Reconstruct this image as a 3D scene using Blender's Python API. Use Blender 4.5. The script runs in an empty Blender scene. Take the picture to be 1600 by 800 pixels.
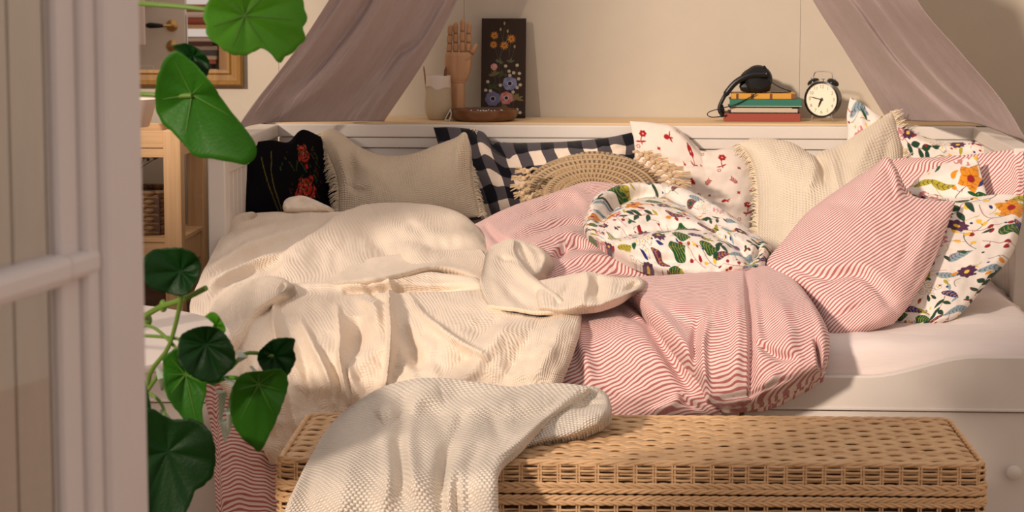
import bpy, math, random
import numpy as np
from mathutils import Vector, Matrix, Euler
S = bpy.context.scene
COL = S.collection
random.seed(7)
RNG = np.random.default_rng(11)
PI = math.pi

# ---------------------------------------------------------------- camera, light, exposure
CAM = np.array([0.12, -6.8, 1.28]); FPX = 3690.0
PITCH = math.atan(448 / FPX); YAW = math.atan(240 * math.cos(PITCH) / FPX)
FWD = np.array([-math.sin(YAW) * math.cos(PITCH), math.cos(YAW) * math.cos(PITCH), -math.sin(PITCH)])
RGT = np.array([math.cos(YAW), math.sin(YAW), 0.0])
UPV = np.cross(RGT, FWD)
cd = bpy.data.cameras.new('camera'); cam = bpy.data.objects.new('camera', cd); COL.objects.link(cam)
cam.matrix_world = Matrix(((RGT[0], UPV[0], -FWD[0], CAM[0]), (RGT[1], UPV[1], -FWD[1], CAM[1]),
                           (RGT[2], UPV[2], -FWD[2], CAM[2]), (0, 0, 0, 1)))
cd.sensor_width = 36; cd.lens = FPX / 1600 * 36; cd.clip_start = 0.05; cd.clip_end = 60
cd.dof.use_dof = True; cd.dof.focus_distance = 5.35; cd.dof.aperture_fstop = 13.0
S.camera = cam
w = bpy.data.worlds.new('world'); S.world = w; w.use_nodes = True
w.node_tree.nodes['Background'].inputs[0].default_value = (1.0, 0.85, 0.78, 1)
w.node_tree.nodes['Background'].inputs[1].default_value = 0.64
sd = bpy.data.lights.new('sun', 'SUN'); sun = bpy.data.objects.new('sun', sd); COL.objects.link(sun)
sd.energy = 3.1; sd.angle = math.radians(4.0); sd.color = (1.0, 0.82, 0.67)
SUN_DIR = Vector((0.60, 1.0, -0.45)).normalized()
sun.rotation_euler = SUN_DIR.to_track_quat('-Z', 'Y').to_euler()
sun.location = (-3, -8, 4)
S.view_settings.view_transform = 'Standard'; S.view_settings.look = 'None'
S.view_settings.exposure = 0.0; S.view_settings.gamma = 1.0; S.view_settings.use_curve_mapping = False
S.cycles.use_denoising = True
S.cycles.max_bounces = 6; S.cycles.diffuse_bounces = 3; S.cycles.transparent_max_bounces = 8

# ---------------------------------------------------------------- helpers
def at(px, py, Y):
    "pixel(s) + world depth plane Y -> world point(s)"
    px = np.asarray(px, float); py = np.asarray(py, float); Y = np.asarray(Y, float)
    a = (px - 800) / FPX; b = -(py - 400) / FPX
    d = FWD + a[..., None] * RGT + b[..., None] * UPV
    t = (Y - CAM[1]) / d[..., 1]
    return CAM + d * t[..., None]
def A(px, py, Y): return Vector(at(px, py, Y))
def P2(v, Y=None):   # world -> px
    r = np.asarray(v) - CAM; z = r @ FWD
    return 800 + (r @ RGT) / z * FPX, 400 - (r @ UPV) / z * FPX
def sc(Y): return FPX / (Y + 6.8)       # pixels per metre near depth Y

def hsh(i, j, s):
    n = (i * 374761393 + j * 668265263 + s * 2147483647) & 0xffffffff
    n = ((n ^ (n >> 13)) * 1274126177) & 0xffffffff
    return ((n ^ (n >> 16)) & 0xffff) / 65535.0
def vn(x, y, s=0):
    "smooth value noise in -1..1"
    xi = np.floor(x).astype(np.int64); yi = np.floor(y).astype(np.int64)
    fx = x - xi; fy = y - yi
    fx = fx * fx * fx * (fx * (fx * 6 - 15) + 10); fy = fy * fy * fy * (fy * (fy * 6 - 15) + 10)
    a = hsh(xi, yi, s); b = hsh(xi + 1, yi, s); c = hsh(xi, yi + 1, s); d = hsh(xi + 1, yi + 1, s)
    return ((a * (1 - fx) + b * fx) * (1 - fy) + (c * (1 - fx) + d * fx) * fy) * 2 - 1
def fbm(x, y, s=0, o=3):
    r = 0; a = 1.0
    for k in range(o):
        r = r + a * vn(x * 2 ** k, y * 2 ** k, s + k * 17); a *= .5
    return r
def sstep(a, b, x):
    t = np.clip((x - a) / (b - a), 0, 1); return t * t * (3 - 2 * t)

def root_loc(p):
    v = Vector((0, 0, 0))
    while p is not None: v = v + p.location; p = p.parent
    return v
def link_mesh(name, verts, faces, m, parent=None, smooth=True, uv=None, col=None, loc=None):
    me = bpy.data.meshes.new(name)
    V = np.asarray(verts, dtype=np.float32).reshape(-1, 3)
    if parent is not None: off = root_loc(parent)
    elif loc is not None: off = Vector(loc)
    else: off = Vector(((V[:, 0].min() + V[:, 0].max()) / 2, (V[:, 1].min() + V[:, 1].max()) / 2, V[:, 2].min()))
    V = V - np.array(off, dtype=np.float32)
    if isinstance(faces, np.ndarray) and faces.ndim == 2:
        n, k = faces.shape
        me.vertices.add(len(V)); me.vertices.foreach_set('co', V.ravel())
        me.loops.add(n * k); me.loops.foreach_set('vertex_index', faces.astype(np.int32).ravel())
        me.polygons.add(n); me.polygons.foreach_set('loop_start', np.arange(0, n * k, k, dtype=np.int32))
        try: me.polygons.foreach_set('loop_total', np.full(n, k, dtype=np.int32))
        except Exception: pass
        me.update(calc_edges=True); me.validate()
    else:
        me.from_pydata([tuple(v) for v in V.tolist()], [], [tuple(f) for f in faces])
        me.update()
    if uv is not None:
        ul = me.uv_layers.new(name='UVMap')
        idx = np.empty(len(me.loops), dtype=np.int32); me.loops.foreach_get('vertex_index', idx)
        ul.data.foreach_set('uv', np.asarray(uv, dtype=np.float32)[idx].ravel())
    if col is not None:
        ca = me.color_attributes.new('paint', 'FLOAT_COLOR', 'POINT')
        c4 = np.ones((len(V), 4), dtype=np.float32); c4[:, :3] = col
        ca.data.foreach_set('color', c4.ravel())
    if smooth: me.polygons.foreach_set('use_smooth', np.ones(len(me.polygons), dtype=bool))
    if m is not None: me.materials.append(m)
    o = bpy.data.objects.new(name, me); COL.objects.link(o)
    if parent is not None: o.parent = parent
    else: o.location = off
    return o
def tag(o, label=None, cat=None, group=None, kind=None):
    if label: o['label'] = label
    if cat: o['category'] = cat
    if group: o['group'] = group
    if kind: o['kind'] = kind
    return o
def thing(name, loc, label, cat, group=None):
    o = bpy.data.objects.new(name, None); COL.objects.link(o); o.location = Vector(loc); o.empty_display_size = .05
    return tag(o, label, cat, group)

class MB:
    def __init__(s): s.v = []; s.f = []
    def add(s, vs, fs, M=None):
        b = len(s.v)
        for v in vs:
            v = Vector(v)
            if M is not None: v = M @ v
            s.v.append(tuple(v))
        s.f += [tuple(i + b for i in f) for f in fs]
        return s
    def box(s, a, b, bev=0.0, M=None):
        x0, x1 = sorted((a[0], b[0])); y0, y1 = sorted((a[1], b[1])); z0, z1 = sorted((a[2], b[2]))
        if bev <= 0:
            vs = [(x0, y0, z0), (x1, y0, z0), (x1, y1, z0), (x0, y1, z0), (x0, y0, z1), (x1, y0, z1), (x1, y1, z1), (x0, y1, z1)]
            fs = [(0, 3, 2, 1), (4, 5, 6, 7), (0, 1, 5, 4), (1, 2, 6, 5), (2, 3, 7, 6), (3, 0, 4, 7)]
            return s.add(vs, fs, M)
        e = min(bev, (x1 - x0) / 2.01, (y1 - y0) / 2.01, (z1 - z0) / 2.01)
        import bmesh
        bm = bmesh.new(); bmesh.ops.create_cube(bm, size=1)
        for v in bm.verts: v.co = Vector(((x0 + x1) / 2 + v.co.x * (x1 - x0), (y0 + y1) / 2 + v.co.y * (y1 - y0), (z0 + z1) / 2 + v.co.z * (z1 - z0)))
        bmesh.ops.bevel(bm, geom=list(bm.edges), offset=e, segments=2, profile=.5, affect='EDGES')
        bm.verts.index_update()
        s.add([v.co.copy() for v in bm.verts], [tuple(v.index for v in f.verts) for f in bm.faces], M); bm.free(); return s
    def tube(s, pts, r, n=8, cap=True, flat=1.0):
        pts = [Vector(p) for p in pts]
        if not hasattr(r, '__len__'): r = [r] * len(pts)
        b = len(s.v); up = Vector((0, 0, 1)); prev = None
        for i, p in enumerate(pts):
            t = (pts[min(i + 1, len(pts) - 1)] - pts[max(i - 1, 0)])
            if t.length < 1e-9: t = Vector((0, 0, 1))
            t.normalize()
            if prev is None:
                a = t.cross(up)
                if a.length < .05: a = t.cross(Vector((1, 0, 0)))
            else: a = prev - t * prev.dot(t)
            a.normalize(); prev = a; c = t.cross(a)
            for k in range(n):
                th = 2 * PI * k / n
                s.v.append(tuple(p + a * (math.cos(th) * r[i]) + c * (math.sin(th) * r[i] * flat)))
        for i in range(len(pts) - 1):
            for k in range(n):
                k2 = (k + 1) % n
                s.f.append((b + i * n + k, b + i * n + k2, b + (i + 1) * n + k2, b + (i + 1) * n + k))
        if cap:
            s.f.append(tuple(b + k for k in range(n))[::-1]); s.f.append(tuple(b + (len(pts) - 1) * n + k for k in range(n)))
        return s
    def lathe(s, prof, n=32, M=None):
        "prof: list of (r, z)"
        vs = []; fs = []
        for r, z in prof:
            for k in range(n):
                th = 2 * PI * k / n; vs.append((r * math.cos(th), r * math.sin(th), z))
        for i in range(len(prof) - 1):
            for k in range(n):
                k2 = (k + 1) % n; fs.append((i * n + k, i * n + k2, (i + 1) * n + k2, (i + 1) * n + k))
        fs.append(tuple(range(n))[::-1]); fs.append(tuple((len(prof) - 1) * n + k for k in range(n)))
        return s.add(vs, fs, M)
    def ball(s, c, rx, ry=None, rz=None, n=14, m=9, M=None):
        ry = ry or rx; rz = rz or rx
        vs = []; fs = []
        for i in range(1, m):
            ph = PI * i / m
            for k in range(n):
                th = 2 * PI * k / n
                vs.append((c[0] + rx * math.sin(ph) * math.cos(th), c[1] + ry * math.sin(ph) * math.sin(th), c[2] - rz * math.cos(ph)))
        for i in range(m - 2):
            for k in range(n):
                k2 = (k + 1) % n; fs.append((i * n + k, i * n + k2, (i + 1) * n + k2, (i + 1) * n + k))
        vs.append((c[0], c[1], c[2] - rz)); vs.append((c[0], c[1], c[2] + rz)); l = len(vs)
        for k in range(n):
            fs.append((l - 2, (k + 1) % n, k)); fs.append((l - 1, (m - 2) * n + k, (m - 2) * n + (k + 1) % n))
        return s.add(vs, fs, M)
    def build(s, name, m, parent=None, smooth=False, loc=None, uv=None):
        o = link_mesh(name, s.v, s.f, m, parent, smooth, loc=loc, uv=uv)
        if smooth:
            try: o.data.set_sharp_from_angle(angle=math.radians(40))
            except Exception: pass
        return o

# ---------------------------------------------------------------- materials
def srgb(r, g, b):
    f = lambda c: (c / 255 / 12.92) if c / 255 <= .04045 else ((c / 255 + .055) / 1.055) ** 2.4
    return (f(r), f(g), f(b), 1)
def mat(name, col=(.8, .8, .8, 1), rough=.7, metal=0.0, spec=.4):
    m = bpy.data.materials.new(name); m.use_nodes = True
    b = m.node_tree.nodes['Principled BSDF']
    b.inputs['Base Color'].default_value = col; b.inputs['Roughness'].default_value = rough
    b.inputs['Metallic'].default_value = metal; b.inputs['Specular IOR Level'].default_value = spec
    return m
class N:
    "tiny node helper"
    def __init__(s, m): s.t = m.node_tree; s.b = s.t.nodes['Principled BSDF']
    def n(s, t, **k):
        x = s.t.nodes.new(t)
        for a, v in k.items(): setattr(x, a, v)
        return x
    def l(s, a, b): s.t.links.new(a, b)
    def math(s, op, a, b=None, c=None):
        x = s.n('ShaderNodeMath', operation=op)
        for i, v in enumerate((a, b, c)):
            if v is None: continue
            if isinstance(v, (int, float)): x.inputs[i].default_value = v
            else: s.l(v, x.inputs[i])
        return x.outputs[0]
    def uv(s):
        x = s.n('ShaderNodeUVMap'); sp = s.n('ShaderNodeSeparateXYZ'); s.l(x.outputs[0], sp.inputs[0]); return x.outputs[0], sp.outputs[0], sp.outputs[1]
    def pos(s, kind='Object'):
        x = s.n('ShaderNodeTexCoord'); sp = s.n('ShaderNodeSeparateXYZ'); s.l(x.outputs[kind], sp.inputs[0]); return x.outputs[kind], sp.outputs[0], sp.outputs[1], sp.outputs[2]
    def noise(s, vec, scale, detail=2, rough=.5, dist=0):
        x = s.n('ShaderNodeTexNoise'); s.l(vec, x.inputs['Vector']); x.inputs['Scale'].default_value = scale
        x.inputs['Detail'].default_value = detail; x.inputs['Roughness'].default_value = rough; x.inputs['Distortion'].default_value = dist
        return x.outputs['Fac']
    def scale(s, vec, v):
        x = s.n('ShaderNodeMapping'); s.l(vec, x.inputs[0]); x.inputs['Scale'].default_value = v; return x.outputs[0]
    def mix(s, f, a, b):
        x = s.n('ShaderNodeMix', data_type='RGBA')
        if isinstance(f, (int, float)): x.inputs[0].default_value = f
        else: s.l(f, x.inputs[0])
        for i, v in ((6, a), (7, b)):
            if isinstance(v, tuple): x.inputs[i].default_value = v
            else: s.l(v, x.inputs[i])
        return x.outputs[2]
    def ramp(s, f, stops):
        x = s.n('ShaderNodeValToRGB'); s.l(f, x.inputs[0]); e = x.color_ramp.elements
        while len(e) < len(stops): e.new(.5)
        for i, (p, c) in enumerate(stops): e[i].position = p; e[i].color = c
        return x.outputs[0]
    def bump(s, h, dist, strength=1.0, prev=None):
        x = s.n('ShaderNodeBump'); s.l(h, x.inputs['Height']); x.inputs['Distance'].default_value = dist; x.inputs['Strength'].default_value = strength
        if prev is not None: s.l(prev, x.inputs['Normal'])
        s.l(x.outputs[0], s.b.inputs['Normal']); return x.outputs[0]
    def base(s, c): s.l(c, s.b.inputs['Base Color'])
def cloth_base(name, col, sheen=.15):
    m = mat(name, col, .92, 0, .12); m.node_tree.nodes['Principled BSDF'].inputs['Sheen Weight'].default_value = sheen
    m.node_tree.nodes['Principled BSDF'].inputs['Sheen Roughness'].default_value = .5
    return m
def weave_bump(n, uvv, u, v, per=.0016, amt=.0003):
    a = n.math('SINE', n.math('MULTIPLY', u, 2 * PI / per)); b = n.math('SINE', n.math('MULTIPLY', v, 2 * PI / per))
    return n.bump(n.math('MULTIPLY', a, b), amt, .5)
def muslin(name, col, per=.0068, amt=.0008, cross=.35, tint=.0):
    m = cloth_base(name, col); n = N(m); uvv, u, v = n.uv()
    w1 = n.noise(n.scale(uvv, (18, 5, 1)), 1.0, 3, .55)
    w2 = n.noise(n.scale(uvv, (60, 14, 1)), 1.0, 2)
    uu = n.math('ADD', u, n.math('MULTIPLY', w1, .007))
    rib = n.math('SINE', n.math('MULTIPLY', uu, 2 * PI / per))
    mk = n.n('ShaderNodeMapRange'); n.l(n.noise(n.scale(uvv, (7, 4, 1)), 1.0, 2), mk.inputs[0]); mk.inputs[1].default_value = .38; mk.inputs[2].default_value = .62; mk.inputs[3].default_value = .25
    rib = n.math('MULTIPLY', n.math('MULTIPLY', rib, n.math('ADD', w2, .1)), mk.outputs[0])
    cr = n.math('SINE', n.math('MULTIPLY', n.math('ADD', v, n.math('MULTIPLY', w2, .004)), 2 * PI / (per * .8)))
    fine = n.noise(uvv, 900, 2)
    h = n.math('ADD', rib, n.math('MULTIPLY', cr, cross)); h = n.math('ADD', h, n.math('MULTIPLY', fine, .4))
    n.bump(h, amt, 1.0)
    c2 = (col[0] * .93, col[1] * .88, col[2] * .82, 1)
    n.base(n.mix(n.math('MULTIPLY', n.math('SUBTRACT', 1.0, fine), .5), col, c2))
    return m
def striped(name, base, line, per=.0088, duty=.45, jitter=.0005):
    m = cloth_base(name, base); n = N(m); uvv, u, v = n.uv()
    wv = n.noise(n.scale(uvv, (8, 8, 1)), 1.0, 2)
    vv = n.math('ADD', v, n.math('MULTIPLY', wv, jitter))
    ph = n.math('FRACT', n.math('DIVIDE', vv, per))
    tri = n.math('ABSOLUTE', n.math('SUBTRACT', ph, .5))
    f = n.n('ShaderNodeMapRange'); n.l(tri, f.inputs[0]); f.inputs[1].default_value = duty / 2 - .04; f.inputs[2].default_value = duty / 2 + .04; f.inputs[3].default_value = 1; f.inputs[4].default_value = 0
    fine = n.noise(uvv, 700, 1)
    fac = n.math('MULTIPLY', f.outputs[0], n.math('ADD', n.math('MULTIPLY', fine, .4), .68))
    n.base(n.mix(fac, base, line))
    wr = n.noise(n.scale(uvv, (26, 40, 1)), 1.0, 4, .6)
    p = n.bump(wr, .004, .6); n.bump(fine, .0006, .5, p)
    return m
def painted(name, wr=.004, rough=.9, sc_=(30, 30, 1)):
    m = cloth_base(name, (1, 1, 1, 1)); n = N(m); a = n.n('ShaderNodeVertexColor', layer_name='paint'); n.base(a.outputs[0])
    m.node_tree.nodes['Principled BSDF'].inputs['Roughness'].default_value = rough
    if wr > 0:
        uvv, u, v = n.uv(); p = n.bump(n.noise(n.scale(uvv, sc_), 1.0, 4, .6), wr, .6)
        n.bump(n.noise(uvv, 700, 1), .0005, .4, p)
    return m
def wood(name, c1, c2, axis=0, scale=1.0, rough=.55):
    m = mat(name, c1, rough); n = N(m); p, x, y, z = n.pos()
    s = [60 * scale] * 3; s[axis] = 3 * scale
    g = n.noise(n.scale(p, tuple(s)), 1.0, 4, .6, .3)
    n.base(n.ramp(g, [(.3, c1), (.68, c2)])); n.bump(g, .0004, .4)
    return m
def paint_mat(name, col, rough=.45, amt=.0006):
    m = mat(name, col, rough, 0, .4); n = N(m); p, *_ = n.pos()
    g = n.noise(n.scale(p, (14, 14, 14)), 1.0, 4, .6)
    n.base(n.mix(g, (col[0] * .95, col[1] * .95, col[2] * .94, 1), (min(1, col[0] * 1.03), min(1, col[1] * 1.03), min(1, col[2] * 1.03), 1)))
    n.bump(n.noise(n.scale(p, (90, 90, 90)), 1.0, 3), amt, .3)
    return m
M_WALL = paint_mat('wall_paint', (.54, .475, .385, 1), .75)
M_WHITE = paint_mat('white_paint', (.74, .68, .62, 1), .38)
M_SASH = paint_mat('sash_paint', (.66, .60, .58, 1), .45)
M_PINE = wood('pine', (.60, .36, .17, 1), (.74, .49, .27, 1), 2)
M_PINEX = wood('pine_x', (.60, .36, .17, 1), (.74, .49, .27, 1), 0)
M_SHELF = wood('shelf_oak', (.62, .42, .22, 1), (.76, .56, .33, 1), 0)
M_CREAM = muslin('cream_muslin', (.88, .76, .63, 1), cross=.6)
M_CUSH = muslin('cushion_muslin', (.72, .60, .45, 1), per=.0075, amt=.0012, cross=.5)
M_CUSH2 = muslin('cushion_muslin_pale', (.78, .69, .56, 1), per=.009, amt=.0012, cross=.5)
M_FRINGE = cloth_base('fringe_cotton', (.78, .66, .49, 1))
M_STRIPE = striped('red_stripe', (.87, .70, .66, 1), (.42, .085, .085, 1))
M_SHEET = cloth_base('sheet_cotton', (.80, .70, .66, 1)); _n = N(M_SHEET); _u, _a, _b = _n.uv(); _n.bump(_n.noise(_n.scale(_u, (5, 22, 1)), 1.0, 4, .6), .006, .8)
M_FLORAL = painted('floral_cotton', .004)
M_PRINT = painted('printed_cotton', .003)
M_BLACK = mat('black_plastic', (.006, .006, .006, 1), .35)
M_BLACKM = mat('black_enamel', (.008, .008, .009, 1), .18)
M_CHROME = mat('chrome', (.75, .72, .68, 1), .15, 1.0)
M_BRASS = mat('brass', (.55, .36, .14, 1), .3, 1.0)
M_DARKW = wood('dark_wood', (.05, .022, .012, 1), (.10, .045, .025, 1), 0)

# ---------------------------------------------------------------- cloth building
def spl(pts, n):
    "Catmull-Rom through pts, resampled to n points by arc length"
    P = np.array(pts, float)
    if len(P) == 2: t = np.linspace(0, 1, n)[:, None]; return P[0] * (1 - t) + P[1] * t
    Q = np.vstack([2 * P[0] - P[1], P, 2 * P[-1] - P[-2]]); out = []
    for i in range(1, len(Q) - 2):
        t = np.linspace(0, 1, 24, endpoint=False)[:, None]
        a, b, c, d = Q[i - 1], Q[i], Q[i + 1], Q[i + 2]
        out.append(.5 * (2 * b + (c - a) * t + (2 * a - 5 * b + 4 * c - d) * t ** 2 + (3 * b - a - 3 * c + d) * t ** 3))
    out.append(P[-1:]); C = np.vstack(out)
    s = np.r_[0, np.cumsum(np.hypot(*(C[1:, :2] - C[:-1, :2]).T))]
    q = np.linspace(0, s[-1], n)
    return np.stack([np.interp(q, s, C[:, k]) for k in range(C.shape[1])], 1)
def coons(top, right, bottom, left, nu, nv):
    T = spl(top, nu); B = spl(bottom, nu); L = spl(left, nv); R = spl(right, nv)
    u = np.linspace(0, 1, nu)[None, :, None]; v = np.linspace(0, 1, nv)[:, None, None]
    P = (1 - v) * T[None] + v * B[None] + (1 - u) * L[:, None] + u * R[:, None] \
        - ((1 - u) * (1 - v) * T[0] + u * (1 - v) * T[-1] + (1 - u) * v * B[0] + u * v * B[-1])
    return P
def stroke_field(px, py, strokes):
    H = np.zeros_like(px)
    for st in strokes:
        pts, amp, w = st[0], st[1], st[2]; asym = st[3] if len(st) > 3 else 1.0
        C = spl(pts, max(6, 5 * len(pts))); best = np.full(px.shape, 1e9); sg = np.zeros_like(px); tt = np.zeros_like(px)
        n = len(C) - 1
        for i in range(n):
            ax, ay = C[i, :2]; bx, by = C[i + 1, :2]; dx, dy = bx - ax, by - ay; L2 = dx * dx + dy * dy + 1e-9
            t = np.clip(((px - ax) * dx + (py - ay) * dy) / L2, 0, 1)
            ex = px - ax - t * dx; ey = py - ay - t * dy; d = np.hypot(ex, ey)
            k = d < best; best = np.where(k, d, best); sg = np.where(k, np.sign(dx * ey - dy * ex), sg); tt = np.where(k, (i + t) / n, tt)
        ww = np.where(sg > 0, w, w * asym)          # sg>0: right-hand side (below a left-to-right stroke)
        fade = np.sqrt(np.clip(np.sin(PI * np.clip(tt * .94 + .03, 0, 1)), 0, 1))
        H += amp * np.exp(-(best / ww) ** 2) * fade
    return H
def grid_faces(nv, nu, off=0, flip=False):
    i = np.arange(nv * nu).reshape(nv, nu) + off
    f = np.stack([i[:-1, :-1], i[1:, :-1], i[1:, 1:], i[:-1, 1:]], -1).reshape(-1, 4)
    return f[:, ::-1] if flip else f
def arcuv(Wd, H, k=1.0):
    du = np.linalg.norm(Wd[:, 1:] - Wd[:, :-1], axis=2).mean(0); dv = np.linalg.norm(Wd[1:] - Wd[:-1], axis=2).mean(1)
    U = np.broadcast_to(np.r_[0, np.cumsum(du)][None, :], Wd.shape[:2]); V = np.broadcast_to(np.r_[0, np.cumsum(dv)][:, None], Wd.shape[:2])
    return np.stack([U + k * .5 * H, V + k * H], -1)
DIRN = np.array([0, -.93, .37])
def sheet_layer(top, right, bottom, left, depth, strokes=(), nu=200, nv=140, roll=.02, rollw=.05, noise=(.004, 40), dy=0.0,
                rot=0.0, seed=3, uvk=1.0, sides='TRBL', fn=None, uvfn=None, back=.02, gain=1.0):
    "one laid sheet of cloth: front face + a turned-under rim, returned as (verts, faces, uv, (px,py))"
    P = coons(top, right, bottom, left, nu, nv); px, py = P[..., 0], P[..., 1]
    Y = depth(px, py) + dy
    W0 = at(px, py, Y)
    H = gain * stroke_field(px, py, strokes)
    if noise[0] > 0:
        H = H + noise[0] * fbm(px / noise[1], py / (noise[1] * .8), seed, 3)
    u = np.linspace(0, 1, nu)[None, :]; v = np.linspace(0, 1, nv)[:, None]
    e = np.full((nv, nu), 9.0)
    if 'T' in sides: e = np.minimum(e, v + 0 * u)
    if 'B' in sides: e = np.minimum(e, 1 - v + 0 * u)
    if 'L' in sides: e = np.minimum(e, (u + 0 * v) * nu / nv)
    if 'R' in sides: e = np.minimum(e, (1 - u + 0 * v) * nu / nv)
    t = np.clip(e / rollw, 0, 1); edge = np.sqrt(1 - (1 - t) ** 2)
    if fn is not None: H = H + fn(px, py, u, v)
    W1 = W0 + DIRN * (H * (0.25 + .75 * edge))[..., None]
    # turn the rim away from the viewer
    W1 = W1 + np.array([0, 1, -.25]) * (roll * (1 - edge))[..., None]
    W1[..., 2] = np.maximum(W1[..., 2], .012)
    uv = arcuv(W0, H, uvk)
    if uvfn is not None: uv = uvfn(px, py, uv)
    if rot:
        c, s_ = math.cos(rot), math.sin(rot); uv = np.stack([uv[..., 0] * c - uv[..., 1] * s_, uv[..., 0] * s_ + uv[..., 1] * c], -1)
    V = W1.reshape(-1, 3); F = grid_faces(nv, nu, 0)
    # underside skirt: closed back a little behind the front
    rim = np.r_[np.arange(nu), np.arange(1, nv) * nu + nu - 1, (nv - 1) * nu + np.arange(nu - 2, -1, -1), np.arange(nv - 2, 0, -1) * nu]
    RV = V[rim] + np.array([0, back, -back * .6]); k = len(rim); b = len(V)
    RV[:, 2] = np.maximum(RV[:, 2], .006)
    cen = RV.mean(0); RV2 = RV * .9 + cen * .1; 
    V2 = np.vstack([V, RV]); j = np.arange(k); j2 = (j + 1) % k
    F2 = np.stack([rim[j2], rim[j], b + j, b + j2], -1)
    uvf = uv.reshape(-1, 2); uv2 = np.vstack([uvf, uvf[rim]])
    return V2, np.vstack([F, F2[:, ::-1]]), uv2, (np.r_[px.ravel(), px.ravel()[rim]], np.r_[py.ravel(), py.ravel()[rim]])
def join_layers(name, layers, m, parent=None, col=None):
    V = []; F = []; U = []; o = 0; C = []
    for l in layers:
        V.append(l[0]); F.append(l[1] + o); U.append(l[2]); o += len(l[0])
        if col: C.append(col(l[2]))
    return link_mesh(name, np.vstack(V), np.vstack(F), m, parent, True, np.vstack(U), np.vstack(C) if col else None)
def pillow(name, top, right, bottom, left, depth, T, m, strokes=(), nu=150, nv=120, noise=(.003, 35), seed=5, rot=0.0, uvk=1.0,
           col=None, parent=None, pw=.55, uvfn=None, hfn=None, uv0=(0, 0)):
    P = coons(top, right, bottom, left, nu, nv); px, py = P[..., 0], P[..., 1]
    u = np.linspace(-1, 1, nu)[None, :]; v = np.linspace(-1, 1, nv)[:, None]
    prof = ((1 - np.abs(u) ** 2.4) * (1 - np.abs(v) ** 2.4)).clip(0) ** pw
    Yc = depth(px, py)
    H = stroke_field(px, py, strokes) + (noise[0] * fbm(px / noise[1], py / noise[1], seed, 3) if noise[0] else 0)
    if hfn is not None: H = H + hfn(px, py, u, v)
    soft = sstep(0, .25, prof)
    W0 = at(px, py, Yc); Wf = at(px, py, Yc - T * prof) + DIRN * (H * soft)[..., None]
    Wb = at(px, py, Yc + T * .8 * prof)
    uv = arcuv(W0, H * soft, uvk) + np.array(uv0)
    if uvfn is not None: uv = uvfn(px, py, uv)
    if rot:
        c, s_ = math.cos(rot), math.sin(rot); uv = np.stack([uv[..., 0] * c - uv[..., 1] * s_, uv[..., 0] * s_ + uv[..., 1] * c], -1)
    # back half at low resolution, welded to the rim by duplicating rim vertices
    n1 = nu * nv; V = np.vstack([Wf.reshape(-1, 3), Wb.reshape(-1, 3)])
    F = np.vstack([grid_faces(nv, nu, 0), grid_faces(nv, nu, n1, True)])
    rim = np.r_[np.arange(nu), np.arange(1, nv) * nu + nu - 1, (nv - 1) * nu + np.arange(nu - 2, -1, -1), np.arange(nv - 2, 0, -1) * nu]
    mp = np.arange(2 * n1); mp[rim + n1] = rim; F = mp[F]
    uvf = uv.reshape(-1, 2); uv2 = np.vstack([uvf, uvf])
    o = link_mesh(name, V, F, m, parent, True, uv2, col(uv2) if col else None)
    return o, Wf
def lin(pts, vals):
    return lambda px, py: sum(np.interp(py + k, pts, vals) for k in (-20, -13, -7, 0, 7, 13, 20)) / 7
YB = lin([240, 285, 320, 380, 450, 500, 540, 600, 650, 720, 800, 860], [-.12, -.25, -.42, -.85, -1.35, -1.62, -1.76, -1.83, -1.87, -1.90, -1.92, -1.93])
def plane_depth(Y0, ky=0.0, kx=0.0, cx=0, cy=0):
    return lambda px, py: Y0 + ky * (py - cy) + kx * (px - cx)

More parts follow.
